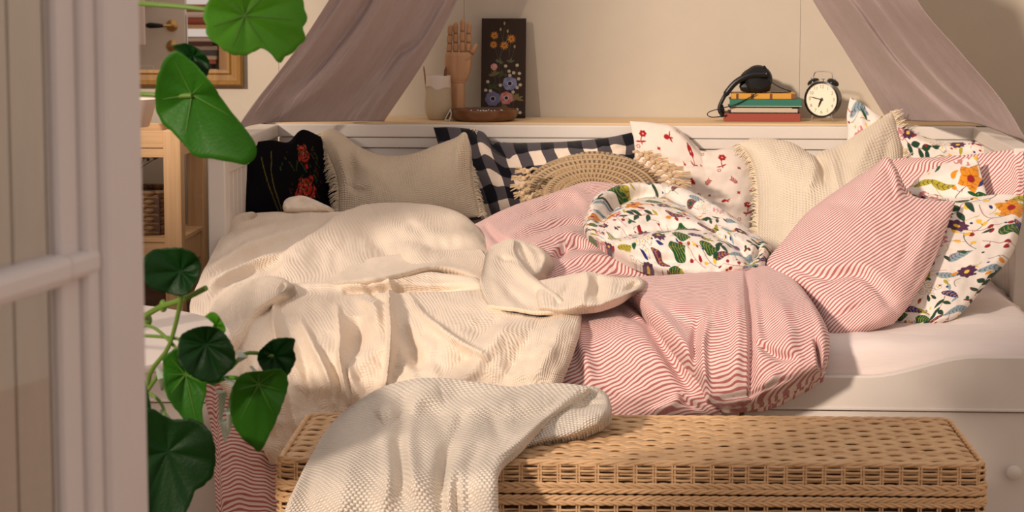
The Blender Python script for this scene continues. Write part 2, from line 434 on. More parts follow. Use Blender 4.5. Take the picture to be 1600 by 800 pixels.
# ---------------------------------------------------------------- painter for printed cloth (numpy canvas sampled at the mesh points)
class Canvas:
    def __init__(s, w_, h_, ppm, bg):
        s.w, s.h, s.k = int(w_ * ppm), int(h_ * ppm), ppm; s.a = np.empty((s.h, s.w, 3), np.float32); s.a[:] = bg[:3]; s.wrap = True
    def _blend(s, x0, y0, x1, y1, fn, col):
        xs = np.arange(int(math.floor(x0)), int(math.ceil(x1)) + 1); ys = np.arange(int(math.floor(y0)), int(math.ceil(y1)) + 1)
        if len(xs) == 0 or len(ys) == 0: return
        X, Y = np.meshgrid(xs, ys); m = np.clip(fn(X.astype(float), Y.astype(float)), 0, 1)[..., None]
        if s.wrap:
            ix = xs % s.w; iy = ys % s.h
        else:
            kx = (xs >= 0) & (xs < s.w); ky = (ys >= 0) & (ys < s.h); m = m[ky][:, kx]; ix = xs[kx]; iy = ys[ky]
        if len(ix) == 0 or len(iy) == 0: return
        g = np.ix_(iy, ix); s.a[g] = s.a[g] * (1 - m) + np.array(col[:3], np.float32) * m
    def line(s, pts, wd, col):
        P = np.array(pts, float) * s.k; r = wd * s.k / 2
        for i in range(len(P) - 1):
            (ax, ay), (bx, by) = P[i], P[i + 1]; dx, dy = bx - ax, by - ay; L2 = dx * dx + dy * dy + 1e-9
            def fn(X, Y):
                t = np.clip(((X - ax) * dx + (Y - ay) * dy) / L2, 0, 1); return r + .5 - np.hypot(X - ax - t * dx, Y - ay - t * dy)
            s._blend(min(ax, bx) - r - 1, min(ay, by) - r - 1, max(ax, bx) + r + 1, max(ay, by) + r + 1, fn, col)
    def leaf(s, x, y, L, wd, ang, col, vein=None, nv=4, curve=0.0):
        x, y, L, wd = x * s.k, y * s.k, L * s.k, wd * s.k; c, sn = math.cos(ang), math.sin(ang)
        def loc(X, Y):
            a = ((X - x) * c + (Y - y) * sn) / L; b = (-(X - x) * sn + (Y - y) * c); return a, b - curve * wd * np.sin(PI * np.clip(a, 0, 1))
        def fn(X, Y):
            a, b = loc(X, Y); hw = wd / 2 * np.clip(np.sin(PI * np.clip(a, 0, 1) ** .8), 0, 1) ** .8
            return np.where((a > 0) & (a < 1), hw - np.abs(b) + .5, 0)
        R = L + 2; s._blend(x - R, y - R, x + R, y + R, fn, col)
        if vein is not None:
            def fv(X, Y):
                a, b = loc(X, Y); hw = wd / 2 * np.clip(np.sin(PI * np.clip(a, 0, 1)), 0, 1) ** .8
                side = np.abs(((a * nv * 1.3 - np.abs(b) / wd * 1.5) % 1.0) - .5) < .10
                return np.where((a > .05) & (a < .92) & (np.abs(b) < hw * .8), np.maximum(.9 - np.abs(b), side * .8), 0)
            s._blend(x - R, y - R, x + R, y + R, fv, vein)
    def disc(s, x, y, r, col, ry=None, ang=0):
        x, y, r = x * s.k, y * s.k, r * s.k; ry = (ry * s.k) if ry else r; c, sn = math.cos(ang), math.sin(ang)
        def fn(X, Y):
            a = (X - x) * c + (Y - y) * sn; b = -(X - x) * sn + (Y - y) * c; return (1 - np.hypot(a / r, b / ry)) * min(r, ry) + .5
        R = max(r, ry) + 1; s._blend(x - R, y - R, x + R, y + R, fn, col)
    def sample(s, uv, sx=1.0):
        U = uv[:, 0] * s.k; V = uv[:, 1] * s.k
        if s.wrap: xi = np.floor(U).astype(int); yi = np.floor(V).astype(int); fx = (U - xi)[:, None]; fy = (V - yi)[:, None]; X0 = xi % s.w; X1 = (xi + 1) % s.w; Y0 = yi % s.h; Y1 = (yi + 1) % s.h
        else:
            U = np.clip(U, 0, s.w - 1.01); V = np.clip(V, 0, s.h - 1.01); X0 = U.astype(int); Y0 = V.astype(int); fx = (U - X0)[:, None]; fy = (V - Y0)[:, None]; X1 = X0 + 1; Y1 = Y0 + 1
        return (s.a[Y0, X0] * (1 - fx) + s.a[Y0, X1] * fx) * (1 - fy) + (s.a[Y1, X0] * (1 - fx) + s.a[Y1, X1] * fx) * fy
def rg(a, b): return random.uniform(a, b)
def curve(x, y, ang, L, bend, n=8):
    pts = [(x, y)]
    for i in range(n):
        ang += bend / n; x += math.cos(ang) * L / n; y += math.sin(ang) * L / n; pts.append((x, y))
    return pts, ang
def make_floral():
    C = Canvas(.56, .56, 1500, (.82, .74, .67))
    G = (.012, .085, .03); G2 = (.02, .05, .03); OL = (.42, .36, .04); OR = (.72, .27, .02); RD = (.30, .012, .02); BL = (.02, .03, .17); PU = (.09, .03, .08); LB = (.28, .37, .42); PK = (.55, .22, .22); YE = (.80, .50, .06); NV = (.01, .012, .03); PL = (.82, .75, .69)
    occ = []
    def free(r, tries=60):
        for _ in range(tries):
            x, y = rg(0, .56), rg(0, .56)
            if all(min(abs(x - a), .56 - abs(x - a)) ** 2 + min(abs(y - b), .56 - abs(y - b)) ** 2 > (r + q) ** 2 for a, b, q in occ):
                occ.append((x, y, r)); return x, y
        return None
    def branch(x, y, ang, L, stem, leafc, vein, ll, lw, n=6):
        x -= math.cos(ang) * L / 2; y -= math.sin(ang) * L / 2
        pts, a2 = curve(x, y, ang, L, rg(-1, 1)); C.line(pts, .0014, stem)
        for i in range(1, n):
            q = pts[int(i * (len(pts) - 1) / n)]; sgn = 1 if i % 2 else -1
            C.leaf(q[0], q[1], ll * rg(.8, 1.1), lw, ang + sgn * rg(.6, 1.0), leafc, vein, 3)
        C.leaf(pts[-1][0], pts[-1][1], ll, lw, a2, leafc, vein, 3)
    def berries(x, y, ang, L, stem, c, r):
        x -= math.cos(ang) * L / 2; y -= math.sin(ang) * L / 2
        pts, _ = curve(x, y, ang, L, rg(-1.2, 1.2)); C.line(pts, .0014, stem)
        for i in range(2, len(pts), 2):
            sgn = 1 if i % 4 else -1; p2, a3 = curve(pts[i][0], pts[i][1], ang + sgn * .9, .014, .4, 3); C.line(p2, .001, stem); C.disc(p2[-1][0], p2[-1][1], r, c, r * .8, a3)
    def flower(x, y, R, c, cc, n=6):
        for k in range(n):
            a = 2 * PI * k / n + rg(-.1, .1); C.leaf(x, y, R, R * .75, a, c, tuple(q * .5 for q in c), 2)
        C.disc(x, y, R * .25, cc)
    def daisies(x, y):
        for k in range(5):
            a = rg(0, 6.3); d = 0 if k == 0 else .018; cx, cy = x + math.cos(k * 1.5) * d, y + math.sin(k * 1.5) * d
            for j in range(5):
                b = 2 * PI * j / 5 + a; C.disc(cx + math.cos(b) * .005, cy + math.sin(b) * .005, .0042, NV)
            for j in range(5):
                b = 2 * PI * j / 5 + a; C.disc(cx + math.cos(b) * .005, cy + math.sin(b) * .005, .0035, PL)
            C.disc(cx, cy, .0028, YE)
    jobs = []
    for _ in range(7): jobs.append((.040, lambda x, y: branch(x, y, rg(0, 6.3), .075, RD, G2, G, .03, .012, 6)))
    for _ in range(3): jobs.append((.032, lambda x, y: flower(x, y, .03, OR, RD, 5)))
    for _ in range(5): jobs.append((.034, lambda x, y: berries(x, y, rg(0, 6.3), .07, RD, RD, .0062)))
    for _ in range(6): jobs.append((.034, lambda x, y: berries(x, y, rg(0, 6.3), .07, NV, YE if rg(0, 1) < .5 else OR, .0062)))
    for _ in range(4): jobs.append((.030, daisies))
    for _ in range(7): jobs.append((.026, lambda x, y: C.leaf(x - .02, y, .052, .022, rg(-.6, .6), LB, NV, 5, rg(-.5, .5))))
    for _ in range(7): jobs.append((.026, lambda x, y: C.leaf(x - .02, y - .01, .05, .02, rg(-.8, .8), PU if rg(0, 1) < .6 else BL, OR, 4, rg(-.5, .5))))
    for _ in range(8): jobs.append((.026, lambda x, y: C.leaf(x - .02, y + .01, .054, .017, rg(-1, .6), OL, NV, 4, rg(-.7, .7))))
    for _ in range(7): jobs.append((.027, lambda x, y: (C.leaf(x - .02, y, .05, .030, rg(-.5, .5), G, OL, 5, rg(-.3, .3)))))
    for _ in range(4): jobs.append((.024, lambda x, y: flower(x, y, .020, PU, YE, 9)))
    for _ in range(4): jobs.append((.024, lambda x, y: [C.disc(x + rg(-.017, .017), y + rg(-.012, .012), .0045, PK) or C.disc(x + rg(-.017, .017), y + rg(-.012, .012), .0035, PL) for _ in range(26)]))
    random.shuffle(jobs); jobs = jobs + jobs
    for r, f in jobs:
        q = free(r * .62)
        if q: f(*q)
    for _ in range(110):
        q = free(.008)
        if q: C.leaf(q[0] - .008, q[1], .022, .008, rg(0, 6.3), random.choice([G, OL, RD, BL, LB, G2, OR]), None)
    for _ in range(90):
        q = free(.004)
        if q: C.disc(q[0], q[1], .0028, random.choice([RD, NV, YE, BL]))
    for _ in range(90):
        p, _a = curve(rg(0, .56), rg(0, .56), rg(0, 6.3), rg(.02, .05), rg(-2, 2)); C.line(p, .0012, random.choice([G, NV, OL, RD]))
    return C
FLORAL = make_floral()
def floral_col(uv): return FLORAL.sample(uv * .86)
def make_redprint():
    C = Canvas(.24, .24, 1400, (.80, .70, .62)); R = (.36, .018, .02)
    def carnation(x, y, f=1, s=1.0):
        for k in range(6): C.disc(x + math.cos(k * 1.05) * .0065 * s, y + math.sin(k * 1.05) * .0065 * s, .0042 * s, R)
        C.disc(x, y, .0052 * s, R); C.disc(x, y, .0018 * s, (.8, .7, .62))
        p, _ = curve(x - f * .003, y + .008, 1.6 + f * .5, .026 * s, -f * .9); C.line(p, .0028, R)
        C.leaf(x - f * .006, y + .026, .016, .006, PI / 2 + f * 1.9 - .3, R); C.leaf(x - f * .007, y + .027, .016, .006, PI / 2 - f * 1.9, R)
    def bud(x, y, f=1):
        C.leaf(x - f * .012, y, .018, .013, 0 if f > 0 else PI, R); C.line([(x, y), (x + f * .014, y + .002)], .002, R); C.leaf(x + f * .004, y, .012, .005, -f * .9, R); C.leaf(x + f * .004, y, .012, .005, f * .9, R)
    def sprig(x, y, f=1):
        C.line([(x - .008 * f, y + .008), (x + .008 * f, y - .008)], .0012, R)
        for k in range(4):
            t = -.5 + k * .33; C.leaf(x + f * t * .012, y - t * .012, .009, .0035, -.1 if f > 0 else PI, R); C.leaf(x + f * t * .012, y - t * .012, .009, .0035, -PI / 2, R)
    def cross(x, y):
        for k in range(4): C.leaf(x, y, .006, .004, k * PI / 2 + .78, R)
    def snow(x, y):
        for k in range(6): C.disc(x + math.cos(k * 1.05) * .0045, y + math.sin(k * 1.05) * .0045, .0018, R)
    carnation(.03, .03, 1); bud(.10, .035, 1); carnation(.17, .04, -1); sprig(.215, .10, 1); sprig(.05, .10, -1)
    carnation(.11, .10, 1, .9); bud(.165, .125, -1); bud(.03, .165, 1); carnation(.095, .175, -1); sprig(.15, .19, 1); bud(.205, .18, 1)
    for x, y in ((.07, .065), (.14, .08), (.20, .05), (.06, .135), (.13, .15), (.01, .21), (.185, .225), (.22, .14)): cross(x, y)
    for x, y in ((.135, .015), (.015, .07), (.08, .22), (.19, .15), (.22, .015)): snow(x, y)
    return C
REDPRINT = make_redprint()

# ================================================================ the setting
def struct(o, kind='structure'): o['kind'] = kind; return o
struct(MB().box((-4, -8.4, -.05), (4, .30, 0)).build('floor', wood('floor_boards', (.30, .19, .11, 1), (.42, .28, .17, 1), 1, .5)))
wb = struct(MB().box((-4, .285, 0), (4, .33, 2.7)).build('wall_back', M_WALL, loc=(0, .285, 0)))
seams = [-4, -3.04, -2.04, -1.04, -.48, .52, 1.52, 2.6, 4]
for a, b in zip(seams[:-1], seams[1:]):
    MB().box((a + .0003, .27, .0), (b - .0003, .287, 2.7), .0008).build('wall_panel', M_WALL, wb)
struct(MB().box((-4.05, -5.2, 0), (-4, .33, 2.7)).build('wall_left', M_WALL))
struct(MB().box((-4, -5.3, 0), (-3.47, -5.2, 4.0)).build('sun_blocker', M_WALL))  # unseen blocker added to keep the sun off the left back wall
struct(MB().box((-1.46, -5.42, 0), (-.62, -5.3, 3.0)).build('sun_blocker', M_WALL))  # added out of view to shade the sash and the bed's right side
struct(MB().box((2.6, -3.4, 0), (2.65, .33, 2.7)).build('wall_right', M_WALL))

# ---------------------------------------------------------------- daybed
bed = thing('daybed', (0, 0, 0), 'white painted wooden daybed with pulled-out front, heaped with bedding', 'bed')
BX = 1.0
MB().box((-BX, .0, .80), (BX, .045, .836), .003).build('top_rail', M_WHITE, bed)
for z0, z1 in ((.77, .7985), (.655, .768), (.54, .653), (.42, .538), (.20, .418)):
    MB().box((-BX + .01, .012 if z0 < .765 else .004, z0), (BX - .01, .034, z1), .002).build('back_board', M_WHITE, bed)
for s in (-1, 1):
    xo, xi = s * 1.045, s * 1.0
    MB().box((xo, -.0, 0), (xi, .045, .836), .003).build('back_post', M_WHITE, bed)
    MB().box((xo, -.84, 0), (xi, -.78, .835), .004).build('front_post', M_WHITE, bed)
    MB().box((s * 1.047, -.845, .80), (s * .992, -.001, .836), .004).build('arm_rail', M_WHITE, bed)
    MB().box((s * 1.035, -.78, .755), (s * 1.006, -.002, .80), .002).build('arm_rail', M_WHITE, bed)
    MB().box((s * 1.035, -.78, .18), (s * 1.006, -.002, .30), .002).build('arm_rail', M_WHITE, bed)
    for k in range(13):
        y0 = -.778 + k * .0597
        MB().box((s * 1.028, y0, .30), (s * 1.012, y0 + .055, .756), .004).build('arm_slat', M_WHITE, bed)
# front rail with the low waved top edge
pts = []
for X in np.linspace(-1.04, 1.04, 80):
    t = float(sstep(.56, .80, abs(X))); pts.append((X, .405 + .046 * t))
vs = []; fs = []
for X, z in pts: vs += [(X, -1.715, .335), (X, -1.715, z - .004), (X, -1.711, z), (X, -1.695, z), (X, -1.690, z - .004), (X, -1.690, .335)]
for i in range(len(pts) - 1):
    for k in range(6):
        a, b = i * 6 + k, i * 6 + (k + 1) % 6; fs.append((a, a + 6, b + 6, b))
fs.append((0, 1, 2, 3, 4, 5)); l = (len(pts) - 1) * 6; fs.append((l + 5, l + 4, l + 3, l + 2, l + 1, l))
link_mesh('front_rail', vs, fs, M_WHITE, bed, False)
MB().box((-1.04, -1.718, .330), (1.04, -1.69, .3365), .002).build('rail_moulding', M_WHITE, bed)
for a, b in ((-1.03, -.395), (-.385, .288), (.298, 1.03)):
    d = MB().box((a, -1.708, .06), (b, -1.688, .327), .003).build('drawer', M_WHITE, bed)
    for kx in (a + .15, b - .15): MB().lathe([(.008, 0), (.008, .012), (.016, .018), (.016, .024), (.008, .028)], 16, Matrix.Translation((kx, -1.708, .2)) @ Matrix.Rotation(PI / 2, 4, 'X')).build('drawer_knob', M_WHITE, d, True)
for sx in (-1, 1):
    MB().box((sx * 1.04, -1.69, .0), (sx * 1.0, -1.64, .36), .003).build('pull_out_leg', M_WHITE, bed)
MB().box((-.99, -1.685, .30), (.99, -.0, .335), .003).build('slat_base', M_PINE, bed)
# mattress with fitted sheet
nx, ny = 160, 60
def mattress():
    U = np.linspace(-1, 1, nx); prof = []
    # cross-section path from front bottom over the top to the back
    path = [(-1.672, .345), (-1.688, .38), (-1.69, .42), (-1.685, .452), (-1.668, .470), (-1.64, .478)]
    path += [(y, .48) for y in np.linspace(-1.6, -.10, ny)] + [(-.06, .47), (-.05, .40), (-.05, .345)]
    path = np.array(path); V = []
    for (y, z) in path:
        r = .05; X = U * 1.0
        V.append(np.stack([X, np.full(nx, y), np.full(nx, z)], 1))
    V = np.array(V)
    zz = .006 * fbm(V[..., 0] * 6 + 3, V[..., 1] * 9, 4, 3); top = sstep(.40, .475, V[..., 2])
    V[..., 2] += zz * top - .03 * sstep(.93, 1.0, np.abs(V[..., 0])) ** 2 * top
    V[..., 1] -= .004 * np.abs(fbm(V[..., 0] * 5, V[..., 2] * 30, 8, 2)) * (1 - top)
    vv = np.r_[0, np.cumsum(np.hypot(*(path[1:] - path[:-1]).T))]
    uv = np.stack([V[..., 0], np.broadcast_to(vv[:, None], V.shape[:2])], -1).reshape(-1, 2)
    F = grid_faces(len(path), nx, 0, True); n = len(path)
    return V.reshape(-1, 3), F, uv, n
V, F, uv, n = mattress()
o = link_mesh('mattress', V, F, M_SHEET, None, True, uv)
sm = o.modifiers.new('thick', 'SOLIDIFY'); sm.thickness = .02; sm.offset = -1
tag(o, 'mattress in a pale pink fitted sheet on the white daybed', 'mattress')

# oak ledge on the wall side of the bed back
tag(MB().box((-1.0, .002, .822), (1.02, .268, .8405), .002).build('ledge_shelf', M_SHELF, None), 'pale oak ledge running behind the daybed back', 'shelf')
bpy.data.objects['ledge_shelf'].location.y += .046 * 0
for o_ in [q for q in bed.children if q.name.startswith(('top_rail', 'back_board'))]:
    for v in o_.data.vertices: v.co.y -= .047
for o_ in [q for q in bed.children if q.name.startswith('back_post')]:
    for v in o_.data.vertices: v.co.y -= .047

# ---------------------------------------------------------------- foreground sash, planks
D0 = 2.1; sx0, sy0 = .12 - 823 / FPX * D0, CAM[1] + D0
sd_ = Vector((-.157, -.987, 0)).normalized(); nrm = Vector((sd_.y, -sd_.x, 0)) * 1.0     # plane direction and its normal
if nrm.x < 0: nrm = -nrm
def SM(a0, a1, b0, b1, z0, z1, mb, bev=.003):
    "box in sash coordinates: a along the sash, b along its normal"
    M = Matrix(((sd_.x, nrm.x, 0, sx0), (sd_.y, nrm.y, 0, sy0), (0, 0, 1, 0), (0, 0, 0, 1)))
    return mb.box((a0, b0, z0), (a1, b1, z1), bev, M)
sash = thing('window_sash', (sx0, sy0, 0), 'white painted glazed sash standing open at the left edge, out of focus', 'window')
zm = 1.28 - 456 / FPX * (D0 * .975)
SM(0, .085, -.04, 0, .02, 1.38, MB(), .006).build('stile', M_SASH, sash)
SM(.085, .110, -.036, -.008, .02, 1.38, MB(), .005).build('moulding', M_SASH, sash)
SM(.110, .150, -.032, -.016, .02, 1.38, MB(), .005).build('moulding', M_SASH, sash)
SM(.50, .60, -.04, 0, .02, 1.38, MB(), .006).build('stile', M_SASH, sash)
SM(.150, .50, -.034, -.004, zm - .012, zm + .014, MB(), .008).build('glazing_bar', M_SASH, sash)
SM(.085, .150, -.038, -.006, zm - .010, zm + .012, MB(), .006).build('glazing_bar', M_SASH, sash)
SM(.085, .50, -.04, 0, .02, .16, MB(), .006).build('bottom_rail', M_SASH, sash)
SM(.085, .50, -.04, 0, 1.32, 1.38, MB(), .006).build('top_rail', M_SASH, sash)
MG = mat('glass', (1, 1, 1, 1), .02); MG.node_tree.nodes['Principled BSDF'].inputs['Transmission Weight'].default_value = 1; MG.node_tree.nodes['Principled BSDF'].inputs['IOR'].default_value = 1.45
SM(.145, .505, -.026, -.023, .15, zm - .008, MB(), 0).build('pane', MG, sash)
SM(.145, .505, -.026, -.023, zm + .010, 1.33, MB(), 0).build('pane', MG, sash)
m = mat('weathered_paint', (.5, .47, .44, 1), .8); n = N(m); p, *_ = n.pos()
g1 = n.noise(n.scale(p, (30, 30, 4)), 1.0, 5, .65); g2 = n.noise(n.scale(p, (60, 60, 9)), 1.0, 6, .7, .5)
c = n.mix(g1, (.44, .42, .40, 1), (.74, .66, .59, 1)); st = n.n('ShaderNodeMapRange'); n.l(g2, st.inputs[0]); st.inputs[1].default_value = .66; st.inputs[2].default_value = .72
n.base(n.mix(st.outputs[0], c, (.26, .13, .07, 1))); n.bump(g2, .002, .6)
shut = thing('plank_shutter', (-.5, -4.52, 0), 'weathered grey plank shutter seen through the glazed sash', 'shutter')
dS = 2.28; xs = [.12 - (1040 - q) / FPX * dS for q in (104, 53, -4, -60, -130)]
for i in range(4):
    MB().box((xs[i + 1] + .0022, CAM[1] + dS, .02), (xs[i], CAM[1] + dS + .018, 1.30), .002).build('plank', m, shut)
MB().box((xs[4] + .002, CAM[1] + dS + .019, .3), (xs[0] - .002, CAM[1] + dS + .035, .38), .002).build('batten', m, shut)
MB().box((xs[4] + .002, CAM[1] + dS + .019, 1.2), (xs[0] - .002, CAM[1] + dS + .035, 1.28), .002).build('batten', m, shut)

# ---------------------------------------------------------------- pine side unit with basket
unit = thing('pine_shelf_unit', (-1.45, -.1, 0), 'open pine shelving unit beside the left arm of the daybed', 'shelf unit')
UX0, UX1, UY0, UY1 = -1.85, -1.232, -.27, .10
for X in (UX0, UX1 - .05):
    for Yy, w_ in ((UY0, .05), (UY1 - .05, .05)):
        MB().box((X, Yy, 0), (X + .05, Yy + w_, .832), .003).build('post', M_PINE, unit)
def rails(z0, z1):
    MB().box((UX0 + .05, UY0 + .008, z0), (UX1 - .05, UY0 + .03, z1), .002).build('rail', M_PINEX, unit)
    MB().box((UX0 + .05, UY1 - .03, z0), (UX1 - .05, UY1 - .008, z1), .002).build('rail', M_PINEX, unit)
    for X in (UX0 + .01, UX1 - .032): MB().box((X, UY0 + .05, z0), (X + .022, UY1 - .05, z1), .002).build('rail', M_PINE, unit)
rails(.782, .83); rails(.755, .780); rails(.44, .515); rails(.10, .16)
for z in (.516, .162): MB().box((UX0 + .004, UY0 + .004, z), (UX1 - .004, UY1 - .004, z + .012), .001).build('shelf', M_PINEX, unit)
MB().box((UX0 + .052, UY0 + .055, .765), (UX1 - .052, UY1 - .055, .79), .001).build('shelf', M_PINEX, unit)
# dark box added to fill the lower bay with a dark tone
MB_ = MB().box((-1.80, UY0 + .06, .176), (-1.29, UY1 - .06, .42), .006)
tag(MB_.build('dark_filler_box', M_DARKW), 'dark brown box added to fill the bottom bay of the pine unit', 'filler')
# woven basket
M_SEA = wood('seagrass', (.16, .09, .045, 1), (.34, .21, .11, 1), 2, 1.0, .8)
bk = thing('woven_basket', (-1.45, -.1, .528), 'brown woven basket holding dried stems inside the pine unit', 'basket')
mb = MB()
for r in range(10):
    z = .536 + r * .0125; pts = []
    for k in range(97):
        th = 2 * PI * k / 96; ex = 4; c_, s_ = math.cos(th), math.sin(th); R = (abs(c_) ** ex + abs(s_) ** ex) ** (-1 / ex)
        wv = .004 * math.sin(th * 30 + r * PI)
        pts.append((-1.46 + (.165 + wv) * R * c_, -.095 + (.115 + wv) * R * s_, z))
    mb.tube(pts, .0075, 5, False)
o = mb.build('woven_strand', M_SEA, bk, True); o['kind'] = 'stuff'
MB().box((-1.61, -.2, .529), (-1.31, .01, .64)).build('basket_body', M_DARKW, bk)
M_DRY = mat('dried_stem', (.16, .10, .06, 1), .9)
dr = thing('dried_stems', (-1.42, -.12, .64), 'dried brown flower stems sticking out of the basket', 'dried flowers')
for k in range(12):
    a = rg(-.9, 1.3); x0 = -1.45 + rg(-.05, .05); L = rg(.07, .13); mb = MB()
    p0 = Vector((x0, -.15, .642)); p1 = p0 + Vector((math.sin(a) * L * .5, -.01, L * .55)); p2 = p0 + Vector((math.sin(a) * L, -.02, L * .8))
    mb.tube([p0, p1, p2], [.0015, .0012, .001], 5)
    for j in range(5): mb.ball(p2 + Vector((rg(-.01, .01), rg(-.008, .008), rg(-.008, .01))), rg(.003, .006), n=7, m=5)
    mb.build('stem', M_DRY, dr, True)
# pale flared pot on top
Mp = mat('pale_ceramic', (.76, .66, .60, 1), .5)
pc = A(205, 203, -.14); pc.z = .833
tag(MB().lathe([(.001, 0), (.048, 0), (.052, .004), (.075, .075), (.078, .080), (.073, .080), (.05, .01), (.001, .008)], 40, Matrix.Translation(pc)).build('flared_pot', Mp, None, True), 'pale flared ceramic pot on top of the pine unit', 'pot')

# ---------------------------------------------------------------- gilt mirror (a real mirror) and what it reflects
mir = thing('gilt_mirror', (-1.5, .26, 1.2), 'gold framed mirror on the back wall reflecting a door and books', 'mirror')
M_GOLD = wood('gilt_wood', (.20, .095, .018, 1), (.30, .16, .035, 1), 2, .7, .38)
XR, ZB, XL, ZT = -1.147, .930, -1.85, 1.75
def framebar(a, b, c_, d_): # mitred profile
    pass
prof = [(0, 0), (0, -.018), (.006, -.024), (.014, -.024), (.018, -.018), (.034, -.016), (.040, -.020), (.048, -.018), (.052, -.008), (.052, 0)]
def ring(t, y): return [(XR - t, .268 + y, ZB + t), (XL + t, .268 + y, ZB + t), (XL + t, .268 + y, ZT - t), (XR - t, .268 + y, ZT - t)]
for k in range(4):
    vs = []; fs = []
    for t, y in prof:
        q = ring(t, y); vs += [q[k], q[(k + 1) % 4]]
    for i in range(len(prof) - 1): fs.append((2 * i, 2 * i + 1, 2 * i + 3, 2 * i + 2))
    link_mesh('frame_bar', vs, fs, M_GOLD, mir, False)
MB().box((XL + .05, .255, ZB + .05), (XR - .05, .262, ZT - .05)).build('mirror_glass', mat('silvered_glass', (.9, .88, .85, 1), .01, 1.0), mir)
# door
dr_ = thing('panelled_door', (-2.4, -3, 0), 'white panelled door with brass lever, seen in the mirror', 'door')
dY = -3.0
MB().box((-2.80, dY - .04, .01), (-1.985, dY, 2.0), .003).build('door_leaf', M_WHITE, dr_)
for z0, z1 in ((.15, .86), (1.12, 1.85)):
    MB().box((-2.68, dY, z0), (-2.125, dY + .010, z1), .006).build('door_panel', M_WHITE, dr_)
    MB().box((-2.64, dY + .010, z0 + .04), (-2.165, dY + .016, z1 - .04), .004).build('door_panel', M_WHITE, dr_)
RX = Matrix.Rotation(-PI / 2, 4, 'X')
for z in (1.034, .945): MB().lathe([(.001, 0), (.026, 0), (.026, .005), (.019, .008), (.012, .012), (.001, .013)], 24, Matrix.Translation((-2.043, dY, z)) @ RX).build('rosette', M_BRASS, dr_, True)
MB().tube([(-2.043, dY + .01, 1.034), (-2.043, dY + .05, 1.034), (-2.075, dY + .055, 1.034)], [.009, .008, .007], 10).build('lever_neck', M_BRASS, dr_, True)
MB().tube([(-2.07, dY + .055, 1.034), (-2.10, dY + .055, 1.035), (-2.13, dY + .055, 1.036), (-2.147, dY + .055, 1.036)], [.007, .011, .013, .008], 12).build('lever_grip', M_BLACK, dr_, True)
MB().box((-1.984, dY - .03, .93), (-1.980, dY - .01, 1.08)).build('lock_plate', M_CHROME, dr_)
# curtain panel in the mirror at far left
tag(MB().box((-2.42, dY + .20, .955), (-2.118, dY + .215, 1.9), .004).build('hanging_towel', M_SHEET), 'white cloth hanging in front of the door, in the mirror', 'towel')
# bookcase
bc = thing('pine_bookcase', (-1.9, -3.75, 0), 'pine bookcase reflected in the mirror beside the door', 'bookcase')
for X in (-2.30, -1.955): MB().box((X, -3.9, 0), (X + .03, -3.62, 1.5), .002).build('upright', M_PINE, bc)
for z in (.10, .78, 1.005, 1.28): MB().box((-2.27, -3.9, z), (-1.955, -3.62, z + .018), .001).build('shelf', M_PINEX, bc)
bcol = [(.75, .66, .55, 1), (.05, .04, .04, 1), (.55, .20, .14, 1), (.72, .6, .5, 1), (.1, .1, .1, 1), (.6, .5, .42, 1), (.12, .06, .05, 1), (.7, .62, .55, 1)]
bm_ = [mat('book_cloth', c_, .7) for c_ in bcol]; z = .798
for k in range(8):
    h = rg(.016, .028); x0 = -2.26 + rg(0, .015)
    if z + h > 1.0: break
    tag(MB().box((x0, -3.86, z), (x0 + rg(.25, .29), -3.66 + rg(0, .02), z + h), .002).build('book', bm_[k]), ['cream', 'black', 'brick red', 'pale tan', 'charcoal', 'sand', 'dark brown', 'ivory'][k] + ' book in the flat stack on the bookcase, seen in the mirror', 'book', 'books in the mirror'); z += h + .0005
z = 1.0235
for k in range(3):
    h = .03; tag(MB().box((-2.25, -3.85, z), (-1.98, -3.66, z + h), .012).build('folded_textile', M_SHEET if k % 2 else mat('rust_cloth', (.42, .12, .09, 1), .9)), ['rust red folded cloth at the bottom of the textile pile', 'pale folded cloth in the middle of the textile pile', 'rust red folded cloth on top of the textile pile'][k] + ' on the bookcase', 'textile', 'folded textiles'); z += h + .001

# ---------------------------------------------------------------- round white table
tb = thing('round_table', (-1.09, -2.90, 0), 'round white table behind the trailing geranium', 'table')
Mt = mat('table_white', (.78, .70, .65, 1), .35)
MB().lathe([(.001, .64), (.460, .64), (.473, .646), (.475, .652), (.473, .658), (.465, .66), (.001, .66)], 72, Matrix.Translation((-1.09, -2.90, 0))).build('table_top', Mt, tb, True)
MB().lathe([(.001, 0), (.20, 0), (.20, .012), (.03, .03), (.026, .05), (.026, .60), (.08, .64), (.001, .64)], 32, Matrix.Translation((-1.09, -2.90, 0))).build('pedestal', Mt, tb, True)

# ---------------------------------------------------------------- canopy drapes
def drape(name, top, right, bottom, left, dfn, strokes, label, nu=220, nv=200, m=None):
    P = coons(top, right, bottom, left, nu, nv); px, py = P[..., 0], P[..., 1]
    u = np.linspace(0, 1, nu)[None, :]; v = np.linspace(0, 1, nv)[:, None]
    H = stroke_field(px, py, strokes) + .004 * fbm(u * 14 + 0 * v, v * 2.0 + 0 * u, 7, 3)
    Wd = at(px, py, dfn(u, v)) + np.array([0, -1, .1]) * H[..., None]
    o = link_mesh(name, Wd.reshape(-1, 3), grid_faces(nv, nu), m, None, True, arcuv(Wd, H, 0).reshape(-1, 2))
    s_ = o.modifiers.new('thick', 'SOLIDIFY'); s_.thickness = .0015
    return tag(o, label, 'curtain', 'canopy drapes')
M_DRAPE = cloth_base('mauve_voile', (.57, .465, .45, 1), .1); n = N(M_DRAPE); uvv, u, v = n.uv(); weave_bump(n, uvv, u, v, .003, .0006)
n.base(n.mix(n.noise(n.scale(uvv, (140, 30, 1)), 1.0, 3), (.50, .405, .39, 1), (.64, .53, .51, 1)))
